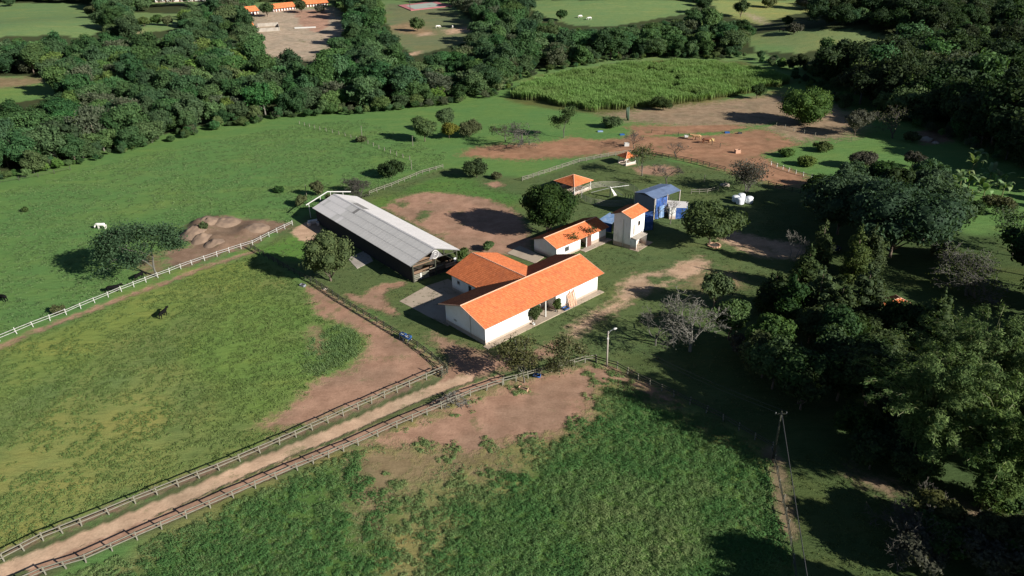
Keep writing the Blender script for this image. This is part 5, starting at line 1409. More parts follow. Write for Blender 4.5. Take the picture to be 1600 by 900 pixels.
for (x, y, h, r, m, lab) in [(1277, 425, 11.5, 2.4, 'leaf_conifer', 'slim upright tree right of the pale leafless shrub'), (1330, 440, 12.5, 2.6, 'leaf_conifer', 'tall slim tree with bare lower stem, left of a pair'), (1352, 432, 11.5, 2.5, 'leaf_conifer', 'tall slim tree, right of a pair'), (1205, 490, 9, 3.0, 'leaf_dark', 'dark conical tree at left end of the shaded row'), (1235, 505, 10.5, 3.2, 'leaf_dark', 'dark conical tree second in the shaded row'), (1272, 505, 11.5, 3.0, 'leaf_conifer', 'conical tree with sunlit flank in the middle of the shaded row'), (1305, 515, 10, 3.2, 'leaf_dark', 'dark conical tree fourth in the shaded row'), (1342, 510, 13, 3.4, 'leaf_conifer', 'tallest sunlit conical tree at right end of the shaded row'), (1256, 455, 9.5, 2.8, 'leaf_conifer', 'conical tree behind the left of the shaded row'), (1448, 560, 13, 3.6, 'leaf_mid', 'conical tree rising left of the bamboo')]:
    conifer('conical_tree', lab, (x, y), h, r, m)

def bamboo(px, H, Rr, lab, n=110, nl=150):
    rng = seed(); p = at(*px); t = thing('bamboo_clump', lab, 'bamboo', p)
    V, N_, T = [], [], []
    cul = MB()
    for i in range(n):
        a = rng.uniform(0, 6.28); b0 = np.array([math.cos(a), math.sin(a), 0]) * rng.uniform(.2, 1) * Rr * .22
        out = np.array([math.cos(a + rng.normal() * .4), math.sin(a + rng.normal() * .4), 0]); reach = Rr * rng.uniform(.15, 1.0)
        h = H * rng.uniform(.65, 1.05) * (1 - .28 * (reach / Rr) ** 2)
        f = np.linspace(0, 1, 9)
        C = b0 + out * (reach * f[:, None] ** 2.0) + np.array([0, 0, 1]) * (h * (np.sin(f * 1.75) / math.sin(1.57)))[:, None]
        cul.tube(list(C), list(np.linspace(.06, .02, 9)), 4, cap=False)
        npl = nl // 18
        ff = rng.uniform(.02, 1, npl) ** .85
        idx = ff * 8; k = np.minimum(idx.astype(int), 7); w_ = (idx - k)[:, None]
        Q = C[k] * (1 - w_) + C[k + 1] * w_
        bd = rng.normal(size=(npl, 3)) + out * .9; bd[:, 2] = np.abs(bd[:, 2]) * .3 + .1; bd /= np.linalg.norm(bd, axis=1, keepdims=True)
        ln = rng.uniform(.5, 1.7, (npl, 1)) * (1.15 - .5 * ff[:, None])
        u = rng.uniform(.15, 1.1, (npl, 26, 1))
        S = Q[:, None] + bd[:, None] * ln[:, None] * u + rng.normal(size=(npl, 26, 3)) * .2
        S[..., 2] -= .35 * u[..., 0] ** 2
        nn = rng.normal(size=S.shape) * .35 + bd[:, None] * .45; nn[..., 2] += .75
        V.append(S.reshape(-1, 3)); N_.append(nn.reshape(-1, 3))
        T.append(np.clip(rng.uniform(0, .75, (npl, 1)) + rng.uniform(0, .3, (npl, 26)), 0, 1).ravel())
    V = np.vstack(V); N_ = np.vstack(N_); T = np.concatenate(T)
    keep = V[:, 2] > .4
    V, N_, T = V[keep], N_[keep], T[keep]
    Vv, F = leaves(V, N_, .17, rng, 2.7)
    obj('foliage', mesh_np('foliage', Vv, F, {'tint': ('FLOAT', np.repeat(T, 4))}, [MATS['leaf_bamboo']]), t)
    cul.build('culms', MATS['culm'], t)
plain('culm', (.16, .17, .07), .6, .2, 2)
bamboo((1430, 745), 18.5, 8.4, 'huge front bamboo thicket at right, left clump with leaning plumes', 130, 290)
bamboo((1548, 792), 18, 8.5, 'huge front bamboo thicket at right, clump at the picture edge', 120, 290)
bamboo((1500, 690), 19, 8.5, 'bamboo thicket rising behind the two front clumps', 120, 270)
bamboo((1600, 715), 19, 8.5, 'bamboo thicket at the right picture edge behind the others', 100, 260)
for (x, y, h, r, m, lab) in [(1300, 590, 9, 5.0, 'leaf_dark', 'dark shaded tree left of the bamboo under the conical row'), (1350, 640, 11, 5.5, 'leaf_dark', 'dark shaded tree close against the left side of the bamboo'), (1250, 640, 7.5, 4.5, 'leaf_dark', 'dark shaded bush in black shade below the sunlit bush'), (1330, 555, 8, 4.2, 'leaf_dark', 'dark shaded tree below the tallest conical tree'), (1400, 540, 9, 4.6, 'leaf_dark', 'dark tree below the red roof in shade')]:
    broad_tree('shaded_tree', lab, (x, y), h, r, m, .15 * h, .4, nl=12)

def thicket(poly, n, hr, rr, m, lab, grp, sd_):
    rng = np.random.default_rng(sd_); q = W(poly); lo, hi = q.min(0), q.max(0); P = []
    for _ in range(4000):
        p = lo + rng.uniform(size=2) * (hi - lo)
        if inpoly(q, p[None])[0] and all(np.linalg.norm(p - o) > rr[0] * 1.05 for o in P): P.append(p)
        if len(P) >= n: break
    ms = []
    for i, p in enumerate(P):
        k = i % 4
        if k == len(ms):
            r2 = np.random.default_rng(sd_ + i); Lb = lobes_broad(r2, 5.0, 10.0, .6, 24, 1.0, (.22, .4), .17)
            ms.append((crown_mesh(Lb, 4600, .40, MATS[m[i % len(m)]], r2, .74), trunk_mesh(r2, 10, 2, Lb, MATS['bark'], .22)))
        t = thing('thicket_tree', lab, 'tree', (p[0], p[1], 0), rng.uniform(0, 6.28), grp)
        sr = rng.uniform(*rr) / 5; sh = rng.uniform(*hr) / 10; t.scale = (sr, sr, sh)
        obj('crown', ms[k][0], t); obj('trunk', ms[k][1], t)
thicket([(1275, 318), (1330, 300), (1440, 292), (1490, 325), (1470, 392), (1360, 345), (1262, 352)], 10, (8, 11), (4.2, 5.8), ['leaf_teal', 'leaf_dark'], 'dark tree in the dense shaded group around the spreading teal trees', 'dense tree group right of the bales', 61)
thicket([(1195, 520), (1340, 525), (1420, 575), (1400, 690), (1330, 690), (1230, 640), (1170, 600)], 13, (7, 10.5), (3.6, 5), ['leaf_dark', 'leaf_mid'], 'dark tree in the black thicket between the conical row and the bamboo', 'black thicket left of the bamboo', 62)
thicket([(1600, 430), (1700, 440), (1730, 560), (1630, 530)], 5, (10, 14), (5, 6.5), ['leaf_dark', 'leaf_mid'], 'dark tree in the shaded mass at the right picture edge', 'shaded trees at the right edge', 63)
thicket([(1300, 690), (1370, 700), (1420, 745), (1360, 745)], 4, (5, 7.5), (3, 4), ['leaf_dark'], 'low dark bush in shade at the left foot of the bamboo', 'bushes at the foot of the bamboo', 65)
thicket([(1440, 800), (1600, 860), (1640, 960), (1400, 940)], 7, (4, 6), (3, 4), ['leaf_olive', 'leaf_grey', 'leaf_dark'], 'low leafy bush in the tangle at the lower right corner', 'bushes in the lower right corner', 64)

def banana(px, lab, h, rng):
    p = at(*px); t = thing('banana_plant', lab, 'banana plant', p, rng.uniform(0, 6), 'banana plants right of the spreading trees')
    MB().tube([(0, 0, -.1), (0, 0, h * .5)], [.16, .1], 6).build('stem', MATS['culm'], t)
    for i in range(9):
        o = obj('leaf', BLEAF[rng.integers(0, 3)], t, (0, 0, h * .48)); o.rotation_euler = (0, rng.uniform(-.5, .35), i * .7 + rng.normal() * .2); s = h * .36 * rng.uniform(.8, 1.15); o.scale = (s, s, s)
BLEAF = []
for k in range(3):
    rng = np.random.default_rng(k); f = np.linspace(0, 1, 7); V, F = [], []
    bend = .5 + .25 * k
    for i, q in enumerate(f):
        x = q * 1.9 * math.cos(q * bend); z = q * 2.0 * math.cos(q * 1.1 * (1 + .3 * k)) * .85; wv = .32 * math.sin(min(1, q * 1.05 + .08) * 2.9) + .02
        V += [(x, -wv, z - .1 * wv), (x, 0, z), (x, wv, z - .1 * wv)]
    for i in range(6):
        j = 3 * i; F += [(j, j + 3, j + 4, j + 1), (j + 1, j + 4, j + 5, j + 2)]
    BLEAF.append(mesh_np('leaf', np.array(V), np.array(F), {'tint': ('FLOAT', np.tile(rng.uniform(.2, 1, 7).repeat(3), 1))}, [MATS['leaf_banana']], True))
rb = np.random.default_rng(21)
for (x, y) in [(1525, 262), (1518, 270), (1500, 290), (1512, 296), (1490, 300), (1528, 300), (1545, 285), (1558, 292), (1480, 312), (1505, 316), (1535, 312), (1565, 308)]:
    banana((x, y), 'banana plant with broad pale green leaves in clump at right', rb.uniform(4.6, 6.2), rb)

# trees that stand just past the picture's right and lower edges; their shade falls into it
broad_tree('edge_tree', 'tall tree just beyond the lower right corner shading the fence', None, 15.5, 8, 'leaf_mid', 2.5, .5, loc=(49, 41, 0))
broad_tree('edge_tree', 'leafy tree beyond the lower right corner beside the bush tangle', None, 15, 7, 'leaf_mid', 2.5, .5, loc=(61, 49, 0))
broad_tree('edge_tree', 'second tall tree beyond the lower right corner', None, 12, 6.5, 'leaf_dark', 2.5, .5, loc=(66, 42, 0))
broad_tree('edge_tree', 'tall tree beyond the right edge beside the bamboo', None, 15, 8, 'leaf_dark', 3, .5, loc=(85, 62, 0))
broad_tree('edge_tree', 'tall tree beyond the right edge above the bamboo', None, 15, 9, 'leaf_dark', 3, .5, loc=(110, 92, 0))

# ------------------------------------------------------------------ cattle
def cow_mesh(graze, mat, lying=False):
    V = [(-.85, 0, 1.12), (-.35, 0, 1.08), (.25, 0, 1.08), (.72, 0, 1.15), (1.05, 0, 1.22), (1.32, 0, 1.36), (1.58, 0, 1.30), (1.80, 0, 1.14)]
    Rd = [(.27, .27), (.33, .36), (.33, .37), (.27, .34), (.18, .24), (.15, .17), (.14, .14), (.09, .09)]
    if graze:
        V[5] = (1.36, 0, .92); V[6] = (1.56, 0, .58); V[7] = (1.70, 0, .28)
    E_ = [(i, i + 1) for i in range(7)]
    def leg(root, x, y, hind):
        k = len(V)
        pts = [(x, y, .78), (x + (-.08 if hind else .02), y, .42), (x + (.0 if hind else -.01), y, .05)] if not hind else [(x + .08, y, .80), (x - .12, y, .45), (x - .02, y, .05)]
        for p, r in zip(pts, (.13, .07, .06)): V.append(p); Rd.append((r, r))
        E_.extend([(root, k), (k, k + 1), (k + 1, k + 2)])
    leg(0, -.75, .2, True); leg(0, -.75, -.2, True); leg(3, .68, .18, False); leg(3, .68, -.18, False)
    k = len(V); V.append((-1.12, 0, 1.05)); Rd.append((.05, .05)); V.append((-1.18, 0, .55)); Rd.append((.035, .035)); E_.extend([(0, k), (k, k + 1)])
    hd = 6
    for s in (-1, 1):
        k = len(V); x, y, z = V[hd]; V.append((x - .06, s * .27, z + .1)); Rd.append((.045, .03)); E_.append((hd, k))
        k = len(V); V.append((x - .02, s * .13, z + .24)); Rd.append((.03, .03)); E_.append((hd, k))
    if lying: V = [(x, y, max(.08, z - .62) if z > .5 else .08 + z * .2) for x, y, z in V]
    me = bpy.data.meshes.new('body'); me.from_pydata(V, E_, []); me.update()
    o = bpy.data.objects.new('tmp', me); COL.objects.link(o)
    o.modifiers.new('s', 'SKIN')
    sk = me.skin_vertices[0].data
    for i, r in enumerate(Rd): sk[i].radius = r; sk[i].use_root = (i == 1)
    sb = o.modifiers.new('u', 'SUBSURF'); sb.levels = 1; sb.render_levels = 1
    dg = bpy.context.evaluated_depsgraph_get(); dg.update()
    r = bpy.data.meshes.new_from_object(o.evaluated_get(dg))
    bpy.data.objects.remove(o)
    r.materials.clear(); r.materials.append(MATS[mat]); r.polygons.foreach_set('use_smooth', np.ones(len(r.polygons), bool))
    r.name = 'cow'
    return r
CM = {}
for (x, y, hide, gz, rz, sc_, lab) in [
    (160, 358, 'hide_white', True, 175, 1.15, 'white cow grazing in the left pasture'),
    (168, 374, 'hide_brown', True, 200, .8, 'small brown calf below the white cow, left of two'),
    (193, 374, 'hide_brown', True, 215, .8, 'small brown calf close to the airy tree, right of two'),
    (6, 471, 'hide_black', True, 160, 1.1, 'black cow at the left picture edge'),
    (178, 457, 'hide_black', False, 20, 1.15, 'black cow standing close behind the white fence'),
    (219, 437, 'hide_black', True, 70, 1.1, 'black cow in the tree shade by the white fence'),
    (256, 496, 'hide_black', False, 80, 1.05, 'lone black cow in the middle of the left field'),
    (1088, 219, 'hide_tan', False, 165, 1.35, 'tan cow standing in the upper dirt paddock, left of two'),
    (1103, 224, 'hide_brown', True, 10, 1.3, 'dark brown cow feeding in the upper dirt paddock, right of two'),
    (906, 28, 'hide_white', True, 30, 1.3, 'tiny pale cow in far field, left one of a pair'),
    (921, 31, 'hide_white', True, 190, 1.3, 'tiny pale cow in far field, right one of a pair'),
    (684, 44, 'hide_white', True, 10, 1.3, 'tiny white cow in far pasture left of the sandy scrape'),
    (707, 44, 'hide_white', True, 100, 1.3, 'tiny white cow at the sandy scrape in far pasture'),
    (1221, 50, 'hide_black', False, 0, 1.3, 'tiny dark cow on the far green knoll')]:
    key = (hide, gz)
    if key not in CM: CM[key] = cow_mesh(gz, hide)
    o = obj('cow', CM[key], None, at(x, y), R(rz)); o.scale = (sc_, sc_, sc_)
    tag(o, lab, 'cow', 'grazing cattle')

# ------------------------------------------------------------------ small farm things
def trough(label, px, L, wd, h, rz, mat, inner='soil_dark', leg=0.0):
    p = at(*px); t = thing('feed_trough', label, 'trough', p, R(rz))
    b = MB(); th = .08; z0 = leg
    b.box(-L / 2, L / 2, -wd / 2, -wd / 2 + th, z0, z0 + h); b.box(-L / 2, L / 2, wd / 2 - th, wd / 2, z0, z0 + h)
    b.box(-L / 2, -L / 2 + th, -wd / 2 + th, wd / 2 - th, z0, z0 + h); b.box(L / 2 - th, L / 2, -wd / 2 + th, wd / 2 - th, z0, z0 + h)
    b.box(-L / 2 + th, L / 2 - th, -wd / 2 + th, wd / 2 - th, z0, z0 + .08)
    b.build('basin', MATS[mat], t)
    MB().box(-L / 2 + th, L / 2 - th, -wd / 2 + th, wd / 2 - th, z0 + .081, z0 + h * .55).build('feed', MATS[inner], t)
    if leg:
        for x in (-L / 2 + .1, L / 2 - .1):
            for y in (-wd / 2 + .1, wd / 2 - .1): MB().box(x - .05, x + .05, y - .05, y + .05, 0, leg).build('leg', MATS['wood_brown'], t)
trough('pink and white feed trough lying on the dirt paddock', (818, 609), 1.6, .6, .4, -32, 'plank_pink')
trough('pale feed trough in shade at the top of the left field', (473, 447), 1.2, .7, .4, -30, 'tarp_grey')
trough('long white beam trough across the far sandy yard', (477, 44), 14, 1.2, .8, 6, 'white_paint')
trough('pale box trough standing on the red upper paddock', (1152, 239), 1.6, 1.2, 1.1, 10, 'plank_pink')
trough('small pale box trough on dirt above the faded red kiosk', (979, 228), 1.5, 1.1, 1.0, 0, 'white_paint')
trough('yellow and white box trough in front of the dark brown cow', (1111, 220), 1.8, .8, .8, 8, 'yellow_roof', 'white_paint')
trough('small white trough left of the tan cow', (1072, 216), 1.2, .8, .6, 0, 'white_paint', 'white_paint', .4)
trough('small blue trough on the right of the upper paddock', (1136, 208), 1.6, .8, .5, 0, 'barrel_blue')
trough('small dark trough on the right of the upper paddock', (1156, 209), 1.3, .8, .5, 0, 'dark_metal')
trough('small blue trough at the edge of grass by the upper track', (972, 211), 1.6, .8, .4, 10, 'barrel_blue')
trough('low blue trough on grass left of the cane bush', (938, 206), 1.8, .8, .4, 0, 'tarp_pale')
def half_drum(label, px, rz, stand=0.0, r=.42, L=1.1, caps=True):
    p = at(*px); t = thing('cut_drum', label, 'drum', p, R(rz)); n = 10
    V, F = [], []
    for x in (-L / 2, L / 2):
        for i in range(n + 1):
            a = math.pi + math.pi * i / n; V.append((x, r * math.cos(a), stand + r + r * math.sin(a)))
        for i in range(n + 1):
            a = math.pi + math.pi * i / n; V.append((x, (r - .05) * math.cos(a), stand + r + (r - .05) * math.sin(a)))
    m = n + 1
    for i in range(n): F += [(i, i + 1, 2 * m + i + 1, 2 * m + i), (m + i, 3 * m + i, 3 * m + i + 1, m + i + 1), (i, m + i, m + i + 1, i + 1), (2 * m + i, 2 * m + i + 1, 3 * m + i + 1, 3 * m + i)]
    F += [(0, 2 * m, 3 * m, m), (n, m + n, 3 * m + n, 2 * m + n)]
    obj('shell', mesh_np('shell', np.array(V), np.array(F), None, [MATS['barrel_blue']]), t)
    e = MB()
    for x in (-L / 2 + .01, L / 2 - .03): e.add([(x, (r - .04) * math.cos(math.pi + math.pi * i / n), stand + r + (r - .04) * math.sin(math.pi + math.pi * i / n)) for i in range(n + 1)], [tuple(range(n + 1))])
    e.build('end_plate', MATS['barrel_blue'], t)['kind'] = 'stuff'
    MB().box(-L / 2 + .06, L / 2 - .06, -r * .75, r * .75, stand + r * .5, stand + r * .62).build('feed', MATS['bale_white' if stand else 'soil_dark'], t)
    if stand:
        for x in (-L / 2 + .12, L / 2 - .12):
            for s in (-1, 1): MB().tube([(x, s * r * 1.1, 0), (x, s * r * .6, stand + r * .6)], .05, 5).build('leg', MATS['white_paint'], t)
half_drum('cut blue drum lying beside the fence in the dirt paddock', (839, 589), -20)
half_drum('blue drum feeder on white legs, nearer one against the green rail fence', (637, 533), -38, .55, .5, 1.3)
half_drum('blue drum feeder on white legs, upper one against the green rail fence', (630, 529), -38, .55, .45, 1.1)
rk = np.random.default_rng(12)
def stone(label, px, s, mat='rock'):
    iv, jf = ico(); v = iv * (1 + .25 * np.sin(iv[:, :1] * 4 + px[0]) * np.cos(iv[:, 1:2] * 5 + px[1])) * np.array([s, s * .8, s * .6]); v[:, 2] = np.maximum(v[:, 2], -s * .2)
    o = obj('stone', mesh_np('stone', v, jf, None, [MATS[mat]]), None, at(*px)); tag(o, label, 'stone')
for (x, y, r, h, lab) in [(306, 360, 2.6, 1.9, 'tallest brown earth heap at left of the dirt patch'), (318, 372, 2.4, 1.6, 'brown earth heap in front of the tallest heap'), (336, 378, 2.2, 1.3, 'low brown earth heap at front of the dirt patch'), (350, 345, 3.0, 1.0, 'wide low earth heap at the back of the dirt patch'), (398, 354, 2.6, .9, 'pale sandy heap at the right of the dirt patch'), (322, 344, 2.6, 1.4, 'brown earth heap at the back left of the dirt patch')]:
    rg = np.random.default_rng(int(x)); g = np.linspace(-1, 1, 25); X, Y = np.meshgrid(g, g); P_ = np.column_stack([X.ravel() * r * 1.5, Y.ravel() * r * 1.5])
    p = at(x, y); rr_ = np.hypot(X, Y).ravel()
    h = h * .55; Z_ = h * np.exp(-(rr_ / .5) ** 2) + (vnoise(P_ + p[:2], .7, 3) - .5) * .7 * np.exp(-(rr_ / .65) ** 2) * min(1, h) + (vnoise(P_ + p[:2], 1.6, 5) - .4) * .9 * np.exp(-(rr_ / .6) ** 2) * min(1, h) - .15 * rr_ - 2.2 * np.clip(rr_ - .62, 0, 2)
    ii = np.arange(24)[:, None] * 25 + np.arange(24)[None]; F_ = np.stack([ii, ii + 1, ii + 26, ii + 25], -1).reshape(-1, 4)
    tag(obj('earth_heap', mesh_np('earth_heap', np.column_stack([P_, Z_]), F_, None, [MATS['heap']]), None, p), lab, 'earth heap')
stone('pale boulder against the green rail fence top', (508, 452), .55)
stone('largest pale boulder in the pile at the dark wood', (1447, 219), 1.9, 'rock')
stone('pale boulder left in the pile at the dark wood', (1434, 214), 1.3, 'rock')
stone('small pale boulder right in the pile at the dark wood', (1462, 224), 1.1, 'rock')
stone('pale rock at the foot of the leafy bush left of the bales', (1133, 290), 1.3, 'rock')
# wrapped bales
for (x, y, s, lab) in [(1156, 319, 1.0, 'white wrapped bale, front one of four'), (1158, 312, .95, 'white wrapped bale, back one of four'), (1170, 317, .98, 'white wrapped bale, right one of four'), (1149, 315, .92, 'white wrapped bale, left one of four')]:
    b = MB(); p = at(x, y)
    prof = [(0, -.9), (.75, -.9), (.97, -.72), (1, -.5), (1, .5), (.97, .72), (.75, .9), (0, .9)]
    n = 16; V = []; F = []
    for i, (r, z) in enumerate(prof):
        for k in range(n): a = 6.2832 * k / n; V.append((r * s * math.cos(a), r * s * math.sin(a), (z + .9) * s * .95))
    for i in range(len(prof) - 1):
        for k in range(n): F.append((i * n + k, i * n + (k + 1) % n, (i + 1) * n + (k + 1) % n, (i + 1) * n + k))
    tag(obj('wrapped_bale', mesh_np('wrapped_bale', np.array(V), np.array(F), None, [MATS['bale_white']], True), None, p), lab, 'bale', 'white wrapped bales')
# planks leaning on the farmhouse wall, blue basin
u_ = np.array([math.cos(R(41.9)), math.sin(R(41.9)), 0]); v_ = np.array([-u_[1], u_[0], 0]); o_ = np.array([-4.79, 105.93, 0])
for i in range(6):
    a = o_ + u_ * (20.2 + .33 * i) - v_ * (.9 + .1 * (i % 2)) + np.array([0, 0, .1]); c = o_ + u_ * (20.25 + .34 * i) - v_ * .08 + np.array([0, 0, 2.5 + .25 * ((i * 7) % 3)])
    b = MB(); d = u_ * .13; e = -v_ * .03
    b.add([a - d - a, a + d - a, c + d - a, c - d - a, a - d + e * 2 - a, a + d + e * 2 - a, c + d + e * 2 - a, c - d + e * 2 - a], [(0, 1, 2, 3), (7, 6, 5, 4), (0, 4, 5, 1), (1, 5, 6, 2), (2, 6, 7, 3), (3, 7, 4, 0)])
    tag(b.build('plank', MATS['plank_pink'], loc=a), 'pinkish timber plank leaning upright against the white farmhouse wall', 'plank', 'planks leaning on the farmhouse wall')
half_drum('small blue basin at the farmhouse wall beside the planks', (884, 484), 40, 0, .5, 1.2)
b = MB(); iv, jf = ico()
tag(obj('bucket', mesh_np('bucket', np.array([(r * math.cos(a), r * math.sin(a), z) for r, z in ((.2, 0), (.28, .45), (.24, .45), (.18, .06)) for a in np.linspace(0, 6.2832, 12, endpoint=False)]), np.array([(i * 12 + k, i * 12 + (k + 1) % 12, (i + 1) * 12 + (k + 1) % 12, (i + 1) * 12 + k) for i in range(3) for k in range(12)]), None, [MATS['white_paint']]), None, at(834, 508)), 'white bucket on the walkway under the creeper', 'bucket')
# flower bed ring of stones under the wide tree
p = at(1116, 384); t = thing('flower_bed', 'small round bed edged with pinkish stones below the wide leafy tree', 'flower bed', p)
for k in range(14):
    a = 6.2832 * k / 14; MB().box(-.22, .22, -.16, .16, -.05, .3, (1.3 * math.cos(a), 1.3 * math.sin(a), 0), a + 1.57).build('edging_stone', MATS['plank_pink'], t)
MB().tube([(0, 0, 0), (0, 0, .2)], [1.15, .9], 14).build('soil', MATS['soil_dark'], t)
# fallen dead tree across the lane fence
bare_tree('fallen_branch', 'dead grey branches lying across the lane fence', (706, 630), 1.7, 'bark_pale', 5, .8, None, stems=5, trunk=.3, wid=2.2, cat='branch')

# house lost in the trees at right, white tank and dark blue car in shade
def tree_house():
    p = at(1385, 505, 0); t = thing('hidden_cottage', 'red tiled cottage roof half hidden among dark trees at right', 'house', p, R(20))
    b = MB(); wallring(b, -4.5, 4.5, -3, 3, 2.8); b.build('wall', MATS['wall_weathered'], t)
    q = [(-5.3, -3.8, 2.7), (5.3, -3.8, 2.7), (5.3, 3.8, 2.7), (-5.3, 3.8, 2.7)]; r0, r1 = (-2, 0, 4.6), (2, 0, 4.6)
    rf = MB(); rf.slab([q[0], q[1], r1, r0], .08); rf.slab([q[3], q[2], r1, r0], .08); rf.slab([q[1], q[2], r1], .08); rf.slab([q[0], q[3], r0], .08)
    roof = rf.build('roof', MATS['wood_brown'], t)
    tiled_slope('roof_tiles', roof, q[0], q[1], r0, r1, .28, .45); tiled_slope('roof_tiles', roof, q[3], q[2], r0, r1, .28, .45); tiled_slope('roof_tiles', roof, q[1], q[2], r1, r1, .28, .45); tiled_slope('roof_tiles', roof, q[0], q[3], r0, r0, .28, .45)
    ridge_caps(roof, r0, r1); [ridge_caps(roof, a, b, .1) for a, b in ((q[0], r0), (q[3], r0), (q[1], r1), (q[2], r1))]
    win(t, (-1.8, -3, 1.0), 1.2, 1.0, 'x', deep=-.07); MB().box(.6, 1.5, -3.08, -3.0, 0, 2.1).build('door', MATS['door_brown'], t)
tree_house()
p = at(1311, 530, 0); t = thing('water_tank', 'pale water tank standing in deep shade below the conical trees', 'tank', p)
MB().tube([(0, 0, .8), (0, 0, 1.0), (0, 0, 2.4), (0, 0, 2.7)], [.8, .95, .95, .5], 14).build('tank', MATS['tarp_pale'], t, True)
MB().box(-.7, .7, -.7, .7, 0, .8).build('stand', MATS['concrete'], t)
def car():
    p = at(1299, 392, 0); t = thing('parked_car', 'dark blue car parked in the shade of the tall slim trees', 'car', p, R(25))
    def loft(name, secs, mat):
        b = MB(); n = len(secs[0]); o = 0; V = [v for s in secs for v in s]; F = []
        for i in range(len(secs) - 1):
            for k in range(n): F.append((i * n + k, i * n + (k + 1) % n, (i + 1) * n + (k + 1) % n, (i + 1) * n + k))
        F += [tuple(range(n - 1, -1, -1)), tuple((len(secs) - 1) * n + k for k in range(n))]
        b.add(V, F); return b.build(name, MATS[mat], t)
    S = lambda x, w0, z0, w1, z1: [(x, -w0, z0), (x, w0, z0), (x, w1, z1), (x, -w1, z1)]
    loft('body', [S(-2.1, .75, .4, .7, .85), S(-1.9, .85, .3, .8, .95), S(1.0, .87, .3, .82, .95), S(1.9, .85, .3, .76, .82), S(2.15, .7, .4, .65, .7)], 'car_blue')
    loft('windows', [S(-1.75, .74, .95, .72, .97), S(-1.2, .76, .95, .62, 1.40), S(.2, .76, .95, .62, 1.42), S(1.0, .74, .95, .72, .97)], 'glass_dark')
    MB().slab([(-1.2, -.62, 1.45), (.2, -.62, 1.47), (.2, .62, 1.47), (-1.2, .62, 1.45)], .05).build('roof', MATS['car_blue'], t)
    for x in (-1.3, 1.3):
        for s in (-1, 1):
            wv = MB().tube([(x, s * .72, .32), (x, s * .92, .32)], .32, 14).build('wheel', MATS['rubber'], t); MB().tube([(x, s * .9, .32), (x, s * .94, .32)], .18, 10).build('rim', MATS['steel'], wv)
    for s in (-1, 1): MB().box(2.08, 2.16, s * .5 - .12, s * .5 + .12, .55, .68).build('headlight', MATS['white_paint'], t)
car()

# ------------------------------------------------------------------ far farm beyond the wood
def far_house(name, label, a, b, depth, he, hr, nwin, parts='x', roofm='roof_tile'):
    A, B = at(*a), at(*b); d = B - A; L = math.hypot(d[0], d[1]); rz = math.atan2(d[1], d[0]); z = min(A[2], B[2])
    t = thing(name, label, 'building', (A[0], A[1], z), rz)
    bb = MB(); wallring(bb, 0, L, 0, depth, he, .3, -1); bb.build('wall', MATS['white_wall'], t)
    s = (hr - he) / (depth / 2); o = 1.4
    q0, q1, r0, r1 = (-.6, -o, he - o * s), (L + .6, -o, he - o * s), (-.6, depth / 2, hr), (L + .6, depth / 2, hr)
    rf = MB(); rf.slab([q0, q1, r1, r0], .12); rf.slab([(-.6, depth + o, he - o * s), (L + .6, depth + o, he - o * s), r1, r0], .12)
    roof = rf.build('roof', MATS['wood_brown'], t)
    tiled_slope('roof_tiles', roof, q0, q1, r0, r1, .8, .9); tiled_slope('roof_tiles', roof, (-.6, depth + o, he - o * s), (L + .6, depth + o, he - o * s), r0, r1, .8, .9)
    for i in range(nwin):
        x = L * (i + .5) / nwin
        MB().box(x - .7, x + .7, -.06, -.005, .1, 2.3).build('stable_door', MATS['door_brown'], t)
    return t
far_house('stable_block', 'long far stable block with orange roof above the sandy yard, left half', (428, 19), (462, 14), 9, 3.2, 5.6, 8)
far_house('stable_block', 'long far stable block with orange roof above the sandy yard, right half', (477, 12), (512, 8), 9, 3.2, 5.6, 8)
far_house('far_cottage', 'far cottage with brown tile roof among trees left of the stables', (389, 24), (404, 22), 8, 3.5, 6, 3)
far_house('far_kiosk', 'tiny orange roofed hut at the left corner of the sandy yard', (385, 46), (396, 45), 7, 3.0, 5.5, 1)
far_house('far_villa', 'far white building with terracotta roof at the top left edge', (243, 4), (320, 2), 12, 4, 6.5, 7)
def far_wall():
    P = [at(403, 50), at(437, 48), at(435, 40), at(402, 42)]; o = P[0]; t = thing('walled_pen', 'low grey walled pen at the left of the far sandy yard', 'wall', o)
    for i in range(4):
        a, b = P[i] - o, P[(i + 1) % 4] - o; d = b - a; L = math.hypot(d[0], d[1])
        MB().box(0, L - .4, -.2, .2, -1, 2.2, tuple(a), math.atan2(d[1], d[0])).build('wall', MATS['concrete'], t)
far_wall()
def far_ground(name, pts, mat, lift):
    P = [at(*p) for p in pts]; b = MB(); b.slab([p + np.array([0, 0, lift]) for p in P], .5); tag(b.build(name, MATS[mat]), kind='structure')
far_ground('sports_court', [(622, 9), (642, 17), (706, 10), (680, 3)], 'court_pink', .5)
far_ground('court_centre', [(634, 10), (648, 15.5), (692, 10), (675, 5)], 'court_grey', .56)
for (x, y, lab) in [(641, 16, 'tall dark mast at the left of the pink sports court'), (701, 11, 'tall dark mast at the right of the pink sports court')]:
    p = at(x, y); t = thing('light_mast', lab, 'mast', p); MB().tube([(0, 0, 0), (0, 0, 9)], .22, 6).build('pole', MATS['dark_metal'], t); MB().box(-1, 1, -.2, .2, 8.8, 9.3).build('lamp_bar', MATS['steel'], t)
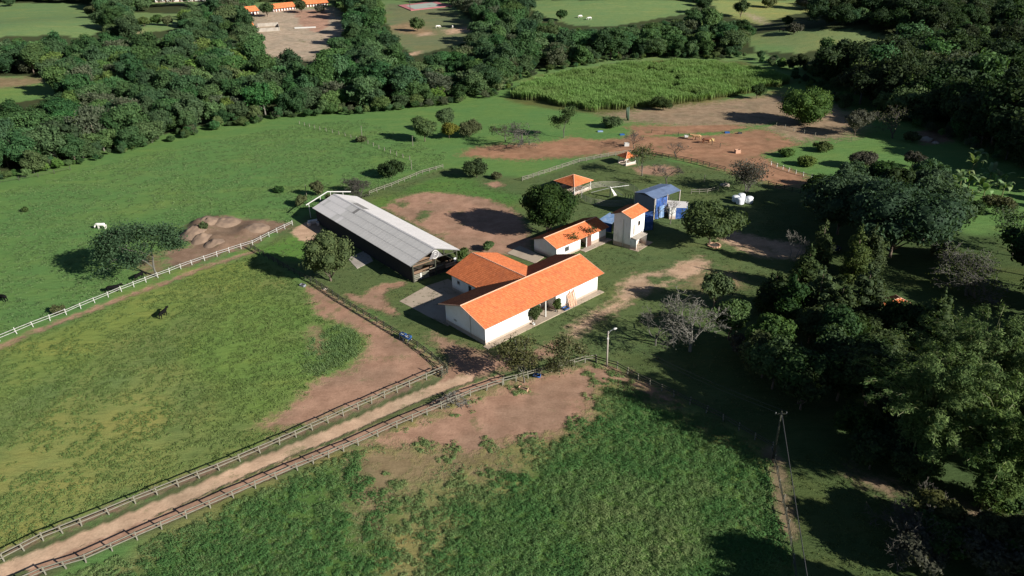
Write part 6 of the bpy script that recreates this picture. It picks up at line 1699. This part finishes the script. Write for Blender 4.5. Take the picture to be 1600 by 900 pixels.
for (x, y, h, r, m, lab) in [(653, 49, 9, 6, 'leaf_mid', 'single round tree in the far pasture right of the yard'), (877, 33, 8, 5, 'leaf_dark', 'single dark tree at lower left of the far middle field'), (144, 27, 9, 6, 'leaf_olive', 'single round tree at right edge of the top left field'), (16, 10, 7, 6, 'leaf_dark', 'dark round tree at upper edge of the top left field'), (226, 42, 7, 5, 'leaf_mid', 'garden tree left in the small far garden'), (246, 40, 7, 5, 'leaf_mid', 'garden tree middle in the small far garden'), (262, 41, 7, 5, 'leaf_olive', 'garden tree right in the small far garden'), (472, 20, 9, 6, 'leaf_olive', 'tree in front of the gap between the far stable blocks'), (500, 20, 6, 5, 'leaf_grey', 'bush in front of the right far stable block'), (1157, 27, 12, 7, 'leaf_dark', 'dark tree on the far yellow green slope'), (1240, 54, 6, 5, 'leaf_grey', 'thin tree on the far green knoll'), (1260, 15, 8, 9, 'leaf_grey', 'scrub patch left on the far yellow slope'), (1200, 12, 7, 7, 'leaf_olive', 'scrub patch on the far yellow slope top'), (418, 26, 10, 7, 'leaf_dark', 'dark tree by the far cottage and walled pen')]:
    broad_tree('far_tree', lab, (x, y), h, r, m, .1 * h, .7, n=1600, nl=12)


bare_tree('bare_tree', 'pale bare trunk rising out of the wood, left of the pale crown cluster', (268, 124), 12, 'bark_pale', 5, .45, None, trunk=.34, r0=.22)
bare_tree('bare_tree', 'pale bare trunk rising out of the wood, below the small far garden', (308, 96), 12, 'bark_pale', 5, .45, None, trunk=.34, r0=.22)
bare_tree('bare_tree', 'pale bare trunk rising out of the wood, beside the sandy yard corner', (372, 124), 13, 'bark_pale', 5, .45, None, trunk=.34, r0=.22)
bare_tree('bare_tree', 'pale bare trunk rising out of the wood, near the small bright field at left', (130, 162), 11, 'bark_pale', 5, .45, None, trunk=.34, r0=.22)
bare_tree('bare_tree', 'pale bare trunk rising out of the wood, below the far pasture, right of two', (585, 124), 12, 'bark_pale', 5, .45, None, trunk=.34, r0=.22)
bare_tree('bare_tree', 'pale bare trunk rising out of the wood, below the far pasture, left of two', (556, 130), 11, 'bark_pale', 5, .45, None, trunk=.34, r0=.22)
